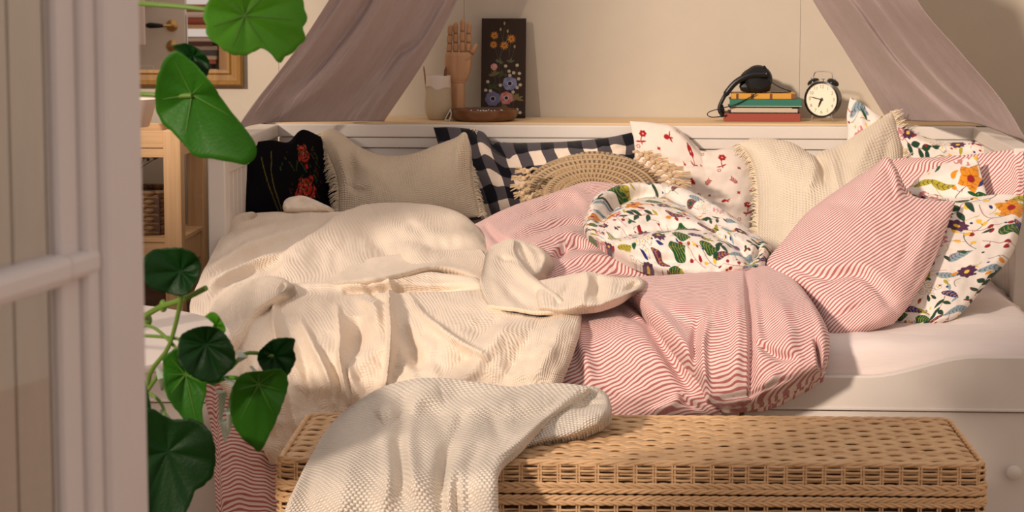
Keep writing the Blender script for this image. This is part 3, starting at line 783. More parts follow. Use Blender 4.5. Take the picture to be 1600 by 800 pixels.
tn = n.n('ShaderNodeBsdfTranslucent'); tn.inputs[0].default_value = (.6, .48, .44, 1); mx = n.n('ShaderNodeMixShader'); mx.inputs[0].default_value = .22
out = M_DRAPE.node_tree.nodes['Material Output']; n.l(n.b.outputs[0], mx.inputs[1]); n.l(tn.outputs[0], mx.inputs[2]); n.l(mx.outputs[0], out.inputs[0])
drape('canopy_drape', [(648, -260), (720, -262), (790, -260)], [(790, -260), (760, -110), (715, 0), (660, 100), (600, 189.5)], [(366, 207), (392, 196), (434, 191.5), (520, 190), (600, 189.5)], [(648, -260), (585, -110), (515, 0), (470, 68), (430, 120), (400, 158), (366, 207)],
      lambda u, v: -.30 * (1 - u) * v - .02 + .05 * u - .22 * (1 - v) * (.6 - u) - .10 * (1 - v),
      [([(598, -120), (545, -10), (480, 85), (430, 145), (392, 185)], .022, 10, .5), ([(640, -100), (600, 0), (550, 85), (500, 140), (440, 180)], .035, 24, .45), ([(620, -110), (572, 0), (510, 85), (455, 140)], -.03, 9),
       ([(690, -100), (660, 10), (600, 90), (545, 150), (500, 188)], -.022, 14), ([(735, -100), (700, 0), (640, 95), (600, 150), (560, 188)], .024, 14), ([(700, -20), (655, 60), (620, 85), (590, 130)], -.02, 7), ([(745, -110), (708, 0), (650, 100)], -.016, 4)],
      'mauve canopy drape sweeping down to the left arm of the daybed', m=M_DRAPE)
drape('canopy_drape', [(1150, -260), (1240, -262), (1330, -260)], [(1330, -260), (1392, -110), (1432, 0), (1500, 82), (1560, 152), (1604, 222)], [(1386, 187), (1450, 190), (1516, 192), (1560, 205), (1604, 222)], [(1150, -260), (1210, -110), (1270, 0), (1312, 66), (1348, 124), (1386, 187)],
      lambda u, v: .05 - .60 * u ** 1.1 * v - .42 * u * (1 - v) - .34 * (1 - v),
      [([(1290, -110), (1385, 0), (1440, 75), (1500, 140), (1590, 214)], .04, 5, 5.5), ([(1265, -110), (1360, 0), (1420, 80), (1480, 145), (1560, 205)], .022, 8, .6), ([(1245, -110), (1340, 0), (1405, 90), (1470, 155), (1520, 192)], -.03, 8),
       ([(1230, -110), (1325, 0), (1380, 80), (1445, 150), (1490, 190)], .022, 9), ([(1210, -110), (1300, 0), (1350, 80), (1410, 150), (1440, 188)], -.022, 16)],
      'mauve canopy drape sweeping down to the right arm of the daybed', m=M_DRAPE)

# ================================================================ ledge objects
SZ = .8405
def LX(px, Y=.12): return .12 + (px - 1040) / FPX * (Y + 6.8)
def LZ(py, Y=.12): return float(at(1040, py, Y)[2])
# ceramic tumbler with pencils
cy = .12; cxx = LX(686, cy); k_ = sc(cy)
cup = thing('ceramic_tumbler', (cxx, cy, SZ), 'tall beige stoneware tumbler with a white glazed rim on the ledge', 'tumbler')
Mc = mat('stoneware', (.50, .40, .27, 1), .75); n = N(Mc); p, x_, y_, z_ = n.pos()
prf = [(.001, 0), (.026, 0), (.030, .003), (.0385, .022), (.0395, .045), (.0375, .075), (.0362, .096)]
MB().lathe(prf + [(.034, .096), (.035, .05), (.03, .01), (.001, .008)], 40, Matrix.Translation((cxx, cy, SZ))).build('tumbler_body', Mc, cup, True)
mb = MB(); vs = []; fs = []
for k in range(60):
    th = 2 * PI * k / 60; dz = .004 * math.sin(2 * th + 1) + .003 * math.sin(5 * th)
    for z, r in ((.096 + dz, .0372), (.110, .0366), (.128, .0368), (.130, .036), (.128, .0345), (.096, .0345)): vs.append((r * math.cos(th) + cxx, r * math.sin(th) + cy, SZ + z))
for k in range(60):
    for j in range(5):
        a = k * 6 + j; b = ((k + 1) % 60) * 6 + j; fs.append((a, b, b + 1, a + 1))
link_mesh('glazed_rim', vs, fs, mat('white_glaze', (.66, .56, .47, 1), .35), cup)
for (ax, ay, bx, by, c_, nm, lab) in ((671, 180, 662, 103, (.30, .12, .06, 1), 'pencil', 'slim reddish pencil leaning left in the stoneware tumbler'), (690, 180, 697, 104, (.16, .06, .03, 1), 'brush', 'dark brown wooden brush handle in the stoneware tumbler')):
    a, b = A(ax, ay, cy + .012), A(bx, by, cy + .02); a.z = max(a.z, SZ + .012)
    tag(MB().tube([a, a.lerp(b, .93), b], [.0025 if nm == 'pencil' else .005, .0025 if nm == 'pencil' else .005, .0008], 8).build(nm, mat(nm + '_wood', c_, .5), None, True), lab, nm)

# wooden artist's hand
hY = .17; M_HAND = wood('limewood', (.40, .20, .09, 1), (.55, .31, .16, 1), 2, .8, .5); M_BALL = wood('joint_wood', (.22, .09, .04, 1), (.32, .15, .07, 1), 2, 1, .5)
hand = thing('wooden_hand', (LX(718, hY), hY, SZ), 'jointed wooden artist hand standing upright beside the tumbler', 'figurine')
def HP(px, py, dy=0): return A(px, py, hY + dy)
# palm: lofted rounded sections
secs = [(129, 703, 727, .012), (126, 700.5, 729.5, .0145), (120, 697.5, 732, .0155), (110, 695.5, 735, .016), (98, 695, 736.5, .016), (88, 695.5, 736.5, .0145), (82.5, 696, 735.5, .013), (81.5, 697, 735, .011)]
vs = []; fs = []; nn = 20
for (py, a, b, dd) in secs:
    L = HP(a, py); R = HP(b, py); c_ = (L + R) / 2; hw = (R - L).length / 2
    for k in range(nn):
        th = 2 * PI * k / nn; cs, sn = math.cos(th), math.sin(th); e = .6
        vs.append((c_.x + hw * abs(cs) ** e * (1 if cs > 0 else -1), c_.y + dd * abs(sn) ** e * (1 if sn > 0 else -1), c_.z))
for i in range(len(secs) - 1):
    for k in range(nn):
        k2 = (k + 1) % nn; fs.append((i * nn + k, i * nn + k2, (i + 1) * nn + k2, (i + 1) * nn + k))
fs.append(tuple(range(nn))); fs.append(tuple((len(secs) - 1) * nn + k for k in range(nn)))
link_mesh('palm', vs, fs, M_HAND, hand)
wb_ = HP(715.5, 129); 
MB().lathe([(.001, 0), (.0205, 0), (.0205, wb_.z - SZ - .006), (.0195, wb_.z - SZ - .001), (.001, wb_.z - SZ)], 28, Matrix.Translation((wb_.x, hY, SZ))).build('forearm', M_HAND, hand, True)
for (cx_, top, hw) in ((701.8, 39, 4.6), (712, 35, 4.6), (722.5, 29.5, 4.9), (732, 35.5, 4.6)):
    f = 81 - top; b0 = 80.5
    cuts = [0, .31, .62, 1.0]; par = None
    lean = (cx_ - 717) * .012
    for j in range(3):
        y0 = b0 - f * cuts[j] - 1.2; y1 = b0 - f * cuts[j + 1] + (1.2 if j < 2 else 0); r = hw / sc(hY) * (1 - .06 * j)
        pts = []; rr = []
        for t in np.linspace(0, 1, 9):
            yy = y0 + (y1 - y0) * t; pts.append(HP(cx_ + (lean * (b0 - yy) * .15 - (hw * .9 if cx_ < 705 else 0) * -.0 ) + (3.2 * (yy - b0) / -45 if cx_ < 705 else 0), yy))
            rr.append(r * (1 if (t < .85 and j < 2) else (1 - (max(0, t - .6) / .4) ** 3 * .75 if j == 2 else .9)) * (.88 if t == 0 else 1))
        MB().tube(pts, rr, 14).build('finger_segment', M_HAND, hand, True)
        MB().ball(HP(cx_ + (3.2 * (y0 + 1 - b0) / -45 if cx_ < 705 else 0), y0 + 1.2), r * .86, n=12, m=8).build('finger_joint', M_BALL, hand, True)
for (a, b, r0, r1) in (((727.5, 93.5), (736, 83.5), 5.2, 4.6), ((737.5, 82), (745, 68), 4.4, 2.6)):
    p0, p1 = HP(*a, -.006), HP(*b, -.006); MB().tube([p0.lerp(p1, t) for t in (0, .1, .5, .9, 1)], [q / sc(hY) for q in (r0 * .8, r0, (r0 + r1) / 2, r1, r1 * .5)], 14).build('thumb_segment', M_HAND, hand, True)
MB().ball(HP(736.8, 82.6, -.006), 4.2 / sc(hY), n=12, m=8).build('finger_joint', M_BALL, hand, True)

# painted flower board
bY = .20
def make_board():
    Wm, Hm = .1325, .298
    C = Canvas(Wm, Hm, 2600, (.030, .016, .010)); C.wrap = False
    s = Wm / 330.0     # px of the zoomed reference -> metres
    def X(a): return (a - 62) * s
    def Y(b): return (b - 34) * Hm / 738
    for _ in range(60): C.line([(rg(0, Wm), 0), (rg(0, Wm), Hm)], .0004, (.036, .020, .012))
    G = (.05, .06, .025); GL = (.10, .10, .05)
    def ln(pts, w_=.0007, c_=GL): C.line([(X(a), Y(b)) for a, b in pts], w_, c_)
    for pts in ([(232, 80), (220, 200), (195, 340), (200, 480), (205, 700)], [(203, 130), (218, 190)], [(258, 140), (240, 240)], [(165, 250), (190, 340)], [(225, 262), (198, 330)], [(278, 215), (268, 300), (275, 360)], [(308, 258), (285, 330)], [(262, 262), (272, 300)],
                [(160, 420), (168, 510)], [(322, 385), (318, 480)], [(243, 390), (243, 500)], [(170, 660), (180, 720)], [(250, 650), (250, 740)], [(300, 600), (305, 740)], [(120, 650), (118, 700)], [(275, 660), (285, 760)]): ln(pts)
    def fol(cx, cy_, n_, L, c_=G):
        for k in range(n_):
            a = rg(-.5, PI + .5); C.leaf(X(cx), Y(cy_), L * rg(.7, 1.1), L * .28, a - PI, c_, None)
    fol(195, 360, 9, .014, (.09, .11, .06)); fol(280, 358, 9, .014, (.09, .11, .06)); fol(165, 455, 9, .02, (.12, .10, .04)); fol(150, 545, 9, .02, (.03, .05, .02)); fol(225, 450, 6, .018); fol(325, 630, 12, .022, (.16, .12, .05)); fol(230, 700, 12, .018, (.12, .08, .04))
    for (cx, cy_) in ((232, 70), (203, 115), (256, 128), (308, 242)): C.disc(X(cx), Y(cy_), .0028, (.30, .24, .10), .0048)
    for (cx, cy_, r) in ((158, 160, .013), (283, 185, .0145), (152, 228, .012), (232, 234, .0145)):
        for k in range(11): C.leaf(X(cx), Y(cy_), r, .0042, 2 * PI * k / 11, (.50, .22, .03) if k % 2 else (.38, .14, .03))
        C.disc(X(cx), Y(cy_), .0028, (.16, .06, .02))
    for k in range(7): C.disc(X(157) + math.cos(k * .9) * .004, Y(392) + math.sin(k * .9) * .004, .0062, (.42, .17, .16) if k % 2 else (.52, .26, .24))
    def an(cx, cy_, R, c1, c2):
        for k in range(7):
            a = 2 * PI * k / 7 + .3; C.disc(X(cx) + math.cos(a) * R * .55, Y(cy_) + math.sin(a) * R * .5, R * .46, c1 if k % 2 else c2)
        for k in range(14): C.disc(X(cx) + math.cos(k * .45) * R * .32, Y(cy_) + math.sin(k * .45) * R * .3, .0012, (.5, .45, .5))
        C.disc(X(cx), Y(cy_), R * .26, (.012, .008, .015))
    an(275, 515, .022, (.13, .14, .25), (.19, .20, .31)); an(150, 628, .023, (.14, .10, .18), (.11, .13, .22)); an(250, 622, .020, (.36, .12, .11), (.44, .18, .16))
    for (cx, cy_) in ((243, 386), (328, 380), (268, 424), (303, 436), (345, 440), (275, 455), (340, 480), (112, 502), (352, 525), (330, 545), (205, 528), (97, 565), (132, 570), (300, 578), (330, 708), (352, 730)):
        for k in range(5): C.disc(X(cx) + math.cos(k * 1.256) * .0032, Y(cy_) + math.sin(k * 1.256) * .003, .0021, (.45, .39, .29))
        C.disc(X(cx), Y(cy_), .0012, (.5, .32, .1))
    return C, Wm, Hm
C, Wm, Hm = make_board()
nu, nv = 170, 380; tilt = .045
uu, vv = np.meshgrid(np.linspace(0, 1, nu), np.linspace(0, 1, nv)); x0 = LX(753, bY)
W0 = np.stack([x0 + uu * Wm, bY + (1 - vv) * tilt - .009, SZ + .0005 + (1 - vv) * (Hm - .004)], -1)
cl = C.sample(np.stack([uu.ravel() * Wm, vv.ravel() * Hm], 1))
Mb = painted('painted_board', 0, .45)
V = W0.reshape(-1, 3); k = len(V); back = W0[[0, 0, -1, -1], [0, -1, -1, 0]] + np.array([0, .008, 0]); V = np.vstack([V, back])
F = list(map(tuple, grid_faces(nv, nu))); c0, c1, c2, c3 = 0, nu - 1, nv * nu - 1, (nv - 1) * nu
F += [(k, k + 1, k + 2, k + 3), (c0, c1, k + 1, k), (c1, c2, k + 2, k + 1), (c2, c3, k + 3, k + 2), (c3, c0, k, k + 3)]
tag(link_mesh('painted_board', V, F, Mb, None, False, col=np.vstack([cl, np.tile([[.03, .016, .01]], (4, 1))])), 'tall dark board painted with wild flowers leaning on the wall', 'painting')

# wooden bowl with jewellery
wY = .085; wx = LX(758, wY)
M_BOWL = wood('walnut', (.07, .024, .009, 1), (.19, .075, .024, 1), 0, .45, .35)
R = .0985
tag(MB().lathe([(.001, 0), (R * .80, 0), (R * .93, .006), (R, .020), (R * .985, .033), (R * .96, .034), (R * .93, .028), (R * .84, .012), (.001, .009)], 64, Matrix.Translation((wx, wY, SZ))).build('wooden_bowl', M_BOWL, None, True), 'shallow dark wooden bowl on the ledge in front of the painted board', 'bowl')
mb = MB()
for k in range(46):
    a = k * .28; r_ = .03 + .02 * math.sin(k * .7); mb.ball((wx + .01 + r_ * math.cos(a) * 1.2, wY + r_ * .7 * math.sin(a), SZ + .020 + .009 * math.sin(k * .5) ** 2), .0028, n=7, m=5)
tag(mb.build('bead_necklace', M_CHROME, None, True), 'silvery bead necklace coiled in the wooden bowl', 'necklace')
mb = MB()
for k in range(30):
    t = k / 29; mb.ball((wx - .098 + .007 * math.sin(t * 9) - .012 * t, wY - .045 + .02 * t, SZ + .0025 + .032 * max(0, 1 - abs(t - .25) * 4)), .0024, n=7, m=5)
tag(mb.build('bead_bracelet', M_CHROME, None, True), 'small silvery bead strand beside the stoneware tumbler', 'bracelet')

# books
def book(px0, px1, py0, py1, Y0, Y1, cov, lab, name='book', soft=False, page=(.78, .68, .54, 1), bands=None, rot=0):
    z0, z1 = LZ(py1, Y0), LZ(py0, Y0); xa, xb = LX(px0, Y0), LX(px1, Y0)
    return z0, z1, xa, xb
stack = [(1133, 1251, .023, .09, .235, (.30, .062, .038, 1), 'rust brown hardback book at the bottom of the stack under the headphones'),
         (1142, 1248, .018, .10, .235, (.012, .010, .010, 1), 'pale-paged book with black cover, second from the bottom of the stack'),
         (1141, 1253, .022, .095, .225, (.025, .16, .11, 1), 'green paperback book, second from the top of the stack'),
         (1143, 1243, .0165, .10, .22, (.62, .31, .045, 1), 'yellow book with striped spine on top of the stack')]
z = SZ + .0005
for i, (a, b, h, Y0, Y1, c_, lab) in enumerate(stack):
    xa, xb = LX(a, Y0), LX(b, Y0); bk_ = thing('book', ((xa + xb) / 2, (Y0 + Y1) / 2, z), lab, 'book', 'books stacked on the ledge')
    Mcv = mat('book_cover', c_, .55); t_ = .0022
    if i != 1:
        MB().box((xa, Y0, z), (xb, Y1, z + t_), .0008).build('cover', Mcv, bk_); MB().box((xa, Y0, z + h - t_), (xb, Y1, z + h), .0008).build('cover', Mcv, bk_)
        MB().box((xa, Y0 - .0015, z), (xb, Y0 + .003, z + h), .0014).build('spine', Mcv, bk_)
    else:
        MB().box((xa - .004, Y0 + .004, z), (xb + .003, Y1, z + t_), .0008).build('cover', Mcv, bk_); MB().box((xa - .004, Y0 + .004, z + h - t_), (xb - .02, Y1, z + h), .0008).build('cover', Mcv, bk_)
        MB().box((xb - .020, Y0 + .001, z + h - .005), (xb + .001, Y1, z + h), .0008).build('cover', Mcv, bk_)
    Mpg = mat('pages', (.74, .63, .48, 1), .9); n = N(Mpg); p, x_, y_, z_ = n.pos(); n.bump(n.math('SINE', n.math('MULTIPLY', z_, 9000)), .0003, .6)
    MB().box((xa + .003, Y0 + (.004 if i != 1 else .002), z + t_), (xb - .003, Y1 - .004, z + h - t_)).build('page_block', Mpg, bk_)
    if i == 3:
        for q0, q1, cc in ((0, .006, (.55, .18, .06, 1)), (.08, .115, (.12, .05, .02, 1)), (.31, .355, (.14, .06, .03, 1)), (.60, .64, (.16, .06, .03, 1)), (.93, 1.0, (.20, .08, .04, 1))):
            MB().box((xa + (xb - xa) * q0, Y0 - .0021, z + .0008), (xa + (xb - xa) * q1, Y0 - .0016, z + h - .0008)).build('spine_band', mat('band', cc, .5), bk_)
    if i == 2:
        Mw = mat('spine_print', (.55, .60, .50, 1), .6)
        MB().box((xa + .001, Y0 - .0019, z + .0015), (xb - .001, Y0 - .0015, z + .0030)).build('spine_line', Mw, bk_)
    z += h + .0004
topz = z
# headphones on the stack
hp = thing('headphones', (LX(1180, .15), .15, topz), 'black over-ear headphones lying on the stack of books', 'headphones')
hYc = .150
def HQ(px, py, Y=hYc): return A(px, py, Y)
cA = HQ(1178, 130); cA.z = max(cA.z, topz + .024)
M1 = Matrix.Translation((cA.x, .165, topz + .036)) @ Matrix.Rotation(math.radians(48), 4, 'X') @ Matrix.Rotation(math.radians(-16), 4, 'Y')
MB().lathe([(.001, -.020), (.030, -.020), (.040, -.014), (.043, -.004), (.043, .006), (.036, .014), (.020, .018), (.001, .019)], 32, M1).build('ear_cup', M_BLACK, hp, True)
M2 = Matrix.Translation((LX(1185, .13), .125, topz + .041)) @ Matrix.Rotation(math.radians(70), 4, 'X') @ Matrix.Rotation(math.radians(10), 4, 'Y')
MB().lathe([(.001, -.016), (.026, -.018), (.037, -.014), (.041, -.004), (.041, .004), (.034, .012), (.001, .016)], 32, M2).build('ear_cup', M_BLACK, hp, True)
MB().box((LX(1156, .13), .115, topz + .002), (LX(1205, .13), .18, topz + .032), .014).build('cushion_pad', mat('leatherette', (.004, .004, .004, 1), .5), hp, True)
# head band: flat strip arcing down to the left
C2 = spl([(1200, 116), (1174, 117), (1152, 127), (1137, 143), (1127, 160), (1124, 172), (1130, 182)], 30)
vs = []; fs = []
for i, (a, b) in enumerate(C2):
    t = C2[min(i + 1, 29)] - C2[max(i - 1, 0)]; t = t / np.hypot(*t); nx_, ny_ = -t[1], t[0]; th = 4.6 if i < 20 else 3.0
    q0 = HQ(a + nx_ * th, b + ny_ * th, .105); q1 = HQ(a - nx_ * th, b - ny_ * th, .105); q2 = HQ(a - nx_ * th, b - ny_ * th, .155); q3 = HQ(a + nx_ * th, b + ny_ * th, .155)
    for q in (q0, q1, q2, q3): q.z = max(q.z, SZ + .001); vs.append(tuple(q))
for i in range(29):
    for j in range(4): fs.append((i * 4 + j, i * 4 + (j + 1) % 4, i * 4 + 4 + (j + 1) % 4, i * 4 + 4 + j))
fs += [(0, 1, 2, 3), (116, 117, 118, 119)]
link_mesh('head_band', vs, fs, M_BLACK, hp, True)
MB().tube([HQ(1130, 182, .12), HQ(1128, 172, .115), HQ(1127, 164, .115)], [.007, .008, .005], 8).build('band_end', M_BLACK, hp, True)
def cable(pts, r=.0016): 
    c3 = spl([tuple(HQ(a, b, y_)) for a, b, y_ in pts], 60); return MB().tube([(p_[0], p_[1], max(p_[2], SZ + .002)) for p_ in c3], r, 6)
cable([(1182, 146, .09), (1172, 152, .092), (1150, 163, .088), (1128, 169, .085), (1110, 174, .085), (1105, 179, .08), (1112, 183, .075), (1128, 182, .08), (1136, 180, .087)]).build('cable', M_BLACK, hp, True)
cable([(1188, 112, .13), (1192, 104, .13), (1197, 107, .13), (1199, 120, .12), (1208, 130, .11), (1222, 138, .105), (1236, 143, .1), (1222, 144.5, .1), (1204, 144.5, .1)]).build('cable', M_BLACK, hp, True)
cable([(1188, 114, .128), (1194, 103, .128), (1198, 112, .128), (1190, 116, .12)]).build('cable', M_BLACK, hp, True)

# alarm clock
kY = .11; kx = LX(1284, kY); kz = LZ(154.5, kY); s1 = 1 / sc(kY)
ck = thing('alarm_clock', (kx, kY, SZ), 'black twin-bell alarm clock with cream dial at the right of the books', 'clock')
yaw = math.radians(-24)
MK = Matrix.Translation((kx, kY, kz)) @ Matrix.Rotation(yaw, 4, 'Z')
TOY = Matrix.Rotation(PI / 2, 4, 'X')  # lathe axis z -> -y (towards the viewer)
Rr = 27.3 * s1
MB().lathe([(.001, -.042), (Rr * .80, -.042), (Rr * .93, -.036), (Rr, -.024), (Rr, .0), (Rr * 1.03, .003), (Rr * 1.03, .008), (Rr * .93, .009), (Rr * .91, .003), (.001, .003)], 56, MK @ TOY).build('case', M_BLACKM, ck, True)
Mface = mat('dial_cream', (.83, .76, .60, 1), .6)
MB().lathe([(.001, .0035), (Rr * .915, .0035), (Rr * .915, .0045), (.001, .0045)], 48, MK @ TOY).build('dial', Mface, ck)
Mn = mat('numeral_ink', (.30, .26, .18, 1), .7)
dg = bpy.context.evaluated_depsgraph_get()
for h in range(1, 13):
    cu = bpy.data.curves.new('numeral', 'FONT'); cu.body = str(h); cu.size = Rr * .27; cu.align_x = 'CENTER'; cu.align_y = 'CENTER'; cu.extrude = .0001
    to = bpy.data.objects.new('numeral', cu); COL.objects.link(to); bpy.context.view_layer.update()
    me = bpy.data.meshes.new_from_object(to.evaluated_get(bpy.context.evaluated_depsgraph_get())); bpy.data.objects.remove(to)
    a = h * PI / 6; Mx = MK @ Matrix.Translation((math.sin(a) * Rr * .72, -.0049, math.cos(a) * Rr * .72)) @ TOY
    vs = [tuple(Mx @ v.co) for v in me.vertices]; fs = [tuple(p_.vertices) for p_ in me.polygons]
    link_mesh('numeral', vs, fs, Mn, ck, False); bpy.data.meshes.remove(me)
for nm, ang, L, r_ in (('hour_hand', math.radians(203), .48, .0022), ('minute_hand', math.radians(282), .74, .0012)):
    e = Vector((math.sin(ang) * Rr * L, -.007, math.cos(ang) * Rr * L)); e0 = Vector((-math.sin(ang) * Rr * .10, -.007, -math.cos(ang) * Rr * .10))
    MB().tube([MK @ e0, MK @ e0.lerp(e, .6), MK @ e], [r_, r_ * 1.1, r_ * .3], 6).build(nm, M_BLACK, ck, True)
MB().lathe([(.001, .004), (.0035, .004), (.0035, .009), (.001, .010)], 14, MK @ TOY).build('hub', M_BLACK, ck, True)
for s in (-1, 1):
    MBl = MK @ Matrix.Translation((s * 15.5 * s1, .006, 25 * s1)) @ Matrix.Rotation(s * math.radians(27), 4, 'Y')
    MB().lathe([(.001, .0), (.0185, .0), (.0185, .0025), (.017, .007), (.012, .0105), (.005, .0125), (.001, .013)], 28, MBl).build('bell', M_BLACKM, ck, True)
    MB().tube([MBl @ Vector((0, 0, .0125)), MBl @ Vector((0, 0, .017))], [.003, .0015], 8).build('bell_nut', M_CHROME, ck, True)
    MB().tube([MK @ Vector((s * 13.5 * s1, 0, -22 * s1)), MK @ Vector((s * 18.5 * s1, -.004, SZ - kz + .0012))], [.0032, .0014], 8).build('foot', M_CHROME, ck, True)
    MB().tube([MK @ Vector((s * 12 * s1, .006, 22 * s1)), MK @ Vector((s * 14.5 * s1, .006, 28 * s1))], [.0015, .0015], 6).build('bell_post', M_CHROME, ck, True)
MB().tube([MK @ Vector((a * s1, .006, b * s1)) for a, b in ((-15, 32), (-15.5, 36), (-14, 41), (-10, 43), (0, 43.6), (10, 43), (14, 41), (15.5, 36), (15, 32))], .0018, 8).build('handle', M_CHROME, ck, True)
MB().tube([MK @ Vector((a * s1, .006, b * s1)) for a, b in ((0, 27), (0, 31), (-3, 31.5), (3, 31.5))], .0014, 6).build('hammer', M_CHROME, ck, True)

# ================================================================ cushions and pillows against the back
def fringe(parent, Wf, side, n, L, m, seed=1, outx=1.0, droop=.35, every=1):
    "cut threads along one rim of a cushion"
    r = random.Random(seed); nv, nu = Wf.shape[:2]
    E = Wf[:, 0] if side == 'L' else Wf[:, -1]; I = Wf[:, 6] if side == 'L' else Wf[:, -7]
    mb = MB()
    for k in range(n):
        t = (k + r.random() * .8) / n * (nv - 1); i = min(int(t), nv - 2); f = t - i
        p = Vector(E[i] * (1 - f) + E[i + 1] * f); q = Vector(I[i] * (1 - f) + I[i + 1] * f)
        d = (p - q); d.y *= .3; d.normalize(); l = L * r.uniform(.65, 1.15)
        d = (d + Vector((r.uniform(-.3, .3), r.uniform(-.5, .2), r.uniform(-.35, .35)))).normalized()
        e1 = p + d * l * .55; e2 = p + d * l + Vector((0, -.002, -l * droop * r.uniform(.2, 1)))
        b = p - d * .006; mb.tube([b, p + d * l * .2, e1, e2], [.0017, .0016, .0014, .0007], 4, False)
    o = mb.build('fringe', m, parent, True); o['kind'] = 'stuff'; return o

# black woollen cushion with roses
def make_rose():
    C = Canvas(.5, .5, 900, (.0045, .004, .006)); C.wrap = False
    def stitch(x, y, c, s_=.0036): C._blend(x * C.k - s_ * C.k / 2, y * C.k - s_ * C.k / 2, x * C.k + s_ * C.k / 2 - 1, y * C.k + s_ * C.k / 2 - 1, lambda X, Y: np.ones_like(X), c)
    r = random.Random(4)
    def rose(cx, cy_, R):
        st_ = .0038; k = int(R / st_) + 1
        for i in range(-k, k + 1):
            for j in range(-k, k + 1):
                x, y = i * st_, j * st_; d = math.hypot(x, y * 1.1); a = math.atan2(y, x)
                if d < R * (1 + .18 * math.sin(a * 5)):
                    w_ = math.sin(d / R * 15 + a * 2.0)
                    c_ = (.42, .02, .02) if w_ > .2 else ((.30, .05, .015) if w_ > -.45 else (.03, .004, .006))
                    if r.random() < .07: c_ = (.45, .18, .12)
                    stitch(cx + x, cy_ + y, c_)
    rose(.235, .16, .045); rose(.25, .07, .026); rose(.20, .30, .03)
    def vine(pts, c_):
        P = spl(pts, 60)
        for a, b in P: stitch(a + r.uniform(-.001, .001), b, c_)
    vine([(.03, .05), (.07, .14), (.13, .24), (.17, .33)], (.11, .085, .02)); vine([(.075, .03), (.085, .12), (.12, .20)], (.10, .08, .03)); vine([(.05, .25), (.10, .32)], (.05, .05, .04))
    for _ in range(70):
        cx, cy_ = r.uniform(.12, .30), r.uniform(.03, .40); c_ = r.choice([(.02, .05, .015), (.03, .06, .02), (.05, .045, .015), (.07, .015, .01)])
        for k in range(5): stitch(cx + k * .003, cy_ + k * .004 * r.choice([1, 1, -1]), c_)
    return C
CR = make_rose()
m = painted('rose_wool', 0, .95); n = N(m); uvv, u, v = n.uv(); weave_bump(n, uvv, u, v, .0042, .0012); m.node_tree.nodes['Principled BSDF'].inputs['Specular IOR Level'].default_value = .05
m.node_tree.nodes['Principled BSDF'].inputs['Sheen Weight'].default_value = 0
o, _ = pillow('rose_cushion', [(398, 222), (425, 219), (450, 222), (466, 206), (478, 203), (502, 214)], [(502, 214), (518, 245), (530, 285), (535, 345)], [(384, 350), (440, 352), (535, 345)], [(398, 222), (388, 245), (385, 290), (384, 350)],
       plane_depth(-.15, -.0004, .0027, 500, 280), .06, m, [([(470, 214), (455, 245), (445, 280)], .012, 10)], nu=170, nv=140, noise=(.006, 30), col=lambda uv: CR.sample(uv - np.array([.035, .0])))
tag(o, 'black woollen cushion with red roses in the left corner of the daybed', 'cushion')

# gingham pillow
m = cloth_base('gingham', (.8, .7, .6, 1)); n = N(m); uvv, u, v = n.uv()
def band(x_, per=.0705):
    ph = n.math('FRACT', n.math('DIVIDE', x_, per)); return n.math('LESS_THAN', ph, .5)
a, b = band(u), band(v); sm_ = n.math('MULTIPLY', n.math('ADD', a, b), .5)
fine = n.noise(n.scale(uvv, (500, 500, 1)), 1.0, 2)
tw = n.math('SINE', n.math('MULTIPLY', n.math('ADD', u, n.math('MULTIPLY', v, 1.0)), 2 * PI / .0022))
n.base(n.ramp(n.math('ADD', sm_, n.math('MULTIPLY', n.math('SUBTRACT', fine, .5), .10)), [(.0, (.78, .66, .54, 1)), (.34, (.72, .60, .50, 1)), (.42, (.085, .075, .085, 1)), (.66, (.07, .062, .07, 1)), (.8, (.008, .008, .013, 1)), (1, (.006, .006, .01, 1))]))
n.bump(n.noise(n.scale(uvv, (20, 14, 1)), 1.0, 4, .6), .005, .6)
o, _ = pillow('gingham_pillow', [(677, 199), (712, 199), (752, 205), (776, 221), (860, 222), (940, 216), (992, 206)], [(992, 206), (997, 230), (992, 258), (985, 300)], [(735, 345), (860, 350), (985, 345)], [(677, 199), (690, 240), (715, 290), (735, 345)],
       plane_depth(-.13, -.0004, 0, 840, 280), .07, m, [([(742, 206), (770, 228), (800, 250)], -.012, 5), ([(790, 232), (850, 238), (930, 232)], .008, 9), ([(748, 215), (760, 250), (765, 300)], .01, 10), ([(985, 225), (950, 240), (920, 262)], -.006, 6)], nu=200, nv=130, noise=(.005, 38))
tag(o, 'black and white gingham pillow leaning on the daybed back', 'pillow')

# red print pillow
prt = painted('red_print', .003)
o, Wf = pillow('printed_pillow', [(984, 189), (1025, 192), (1058, 200), (1088, 228), (1100, 236), (1140, 232), (1176, 238)], [(1176, 238), (1184, 275), (1186, 305), (1176, 335), (1172, 372)], [(990, 350), (1070, 370), (1172, 372)], [(984, 189), (990, 235), (990, 290), (990, 350)],
       plane_depth(-.13, -.0004, 0, 1080, 280), .06, prt, [([(1058, 202), (1076, 215), (1098, 242)], -.012, 4, 1), ([(1040, 196), (1070, 220), (1110, 250)], .01, 8), ([(1000, 240), (1060, 255), (1120, 258)], -.01, 6), ([(1060, 262), (1120, 268), (1180, 262)], .008, 10), ([(1090, 330), (1140, 320), (1180, 322)], .006, 8)],
       nu=260, nv=230, noise=(.004, 40), col=lambda uv: REDPRINT.sample(uv))
tag(o, 'off-white pillow printed with small red flowers leaning on the daybed back', 'pillow')
fringe(o, Wf, 'R', 120, .026, M_FRINGE, 5)

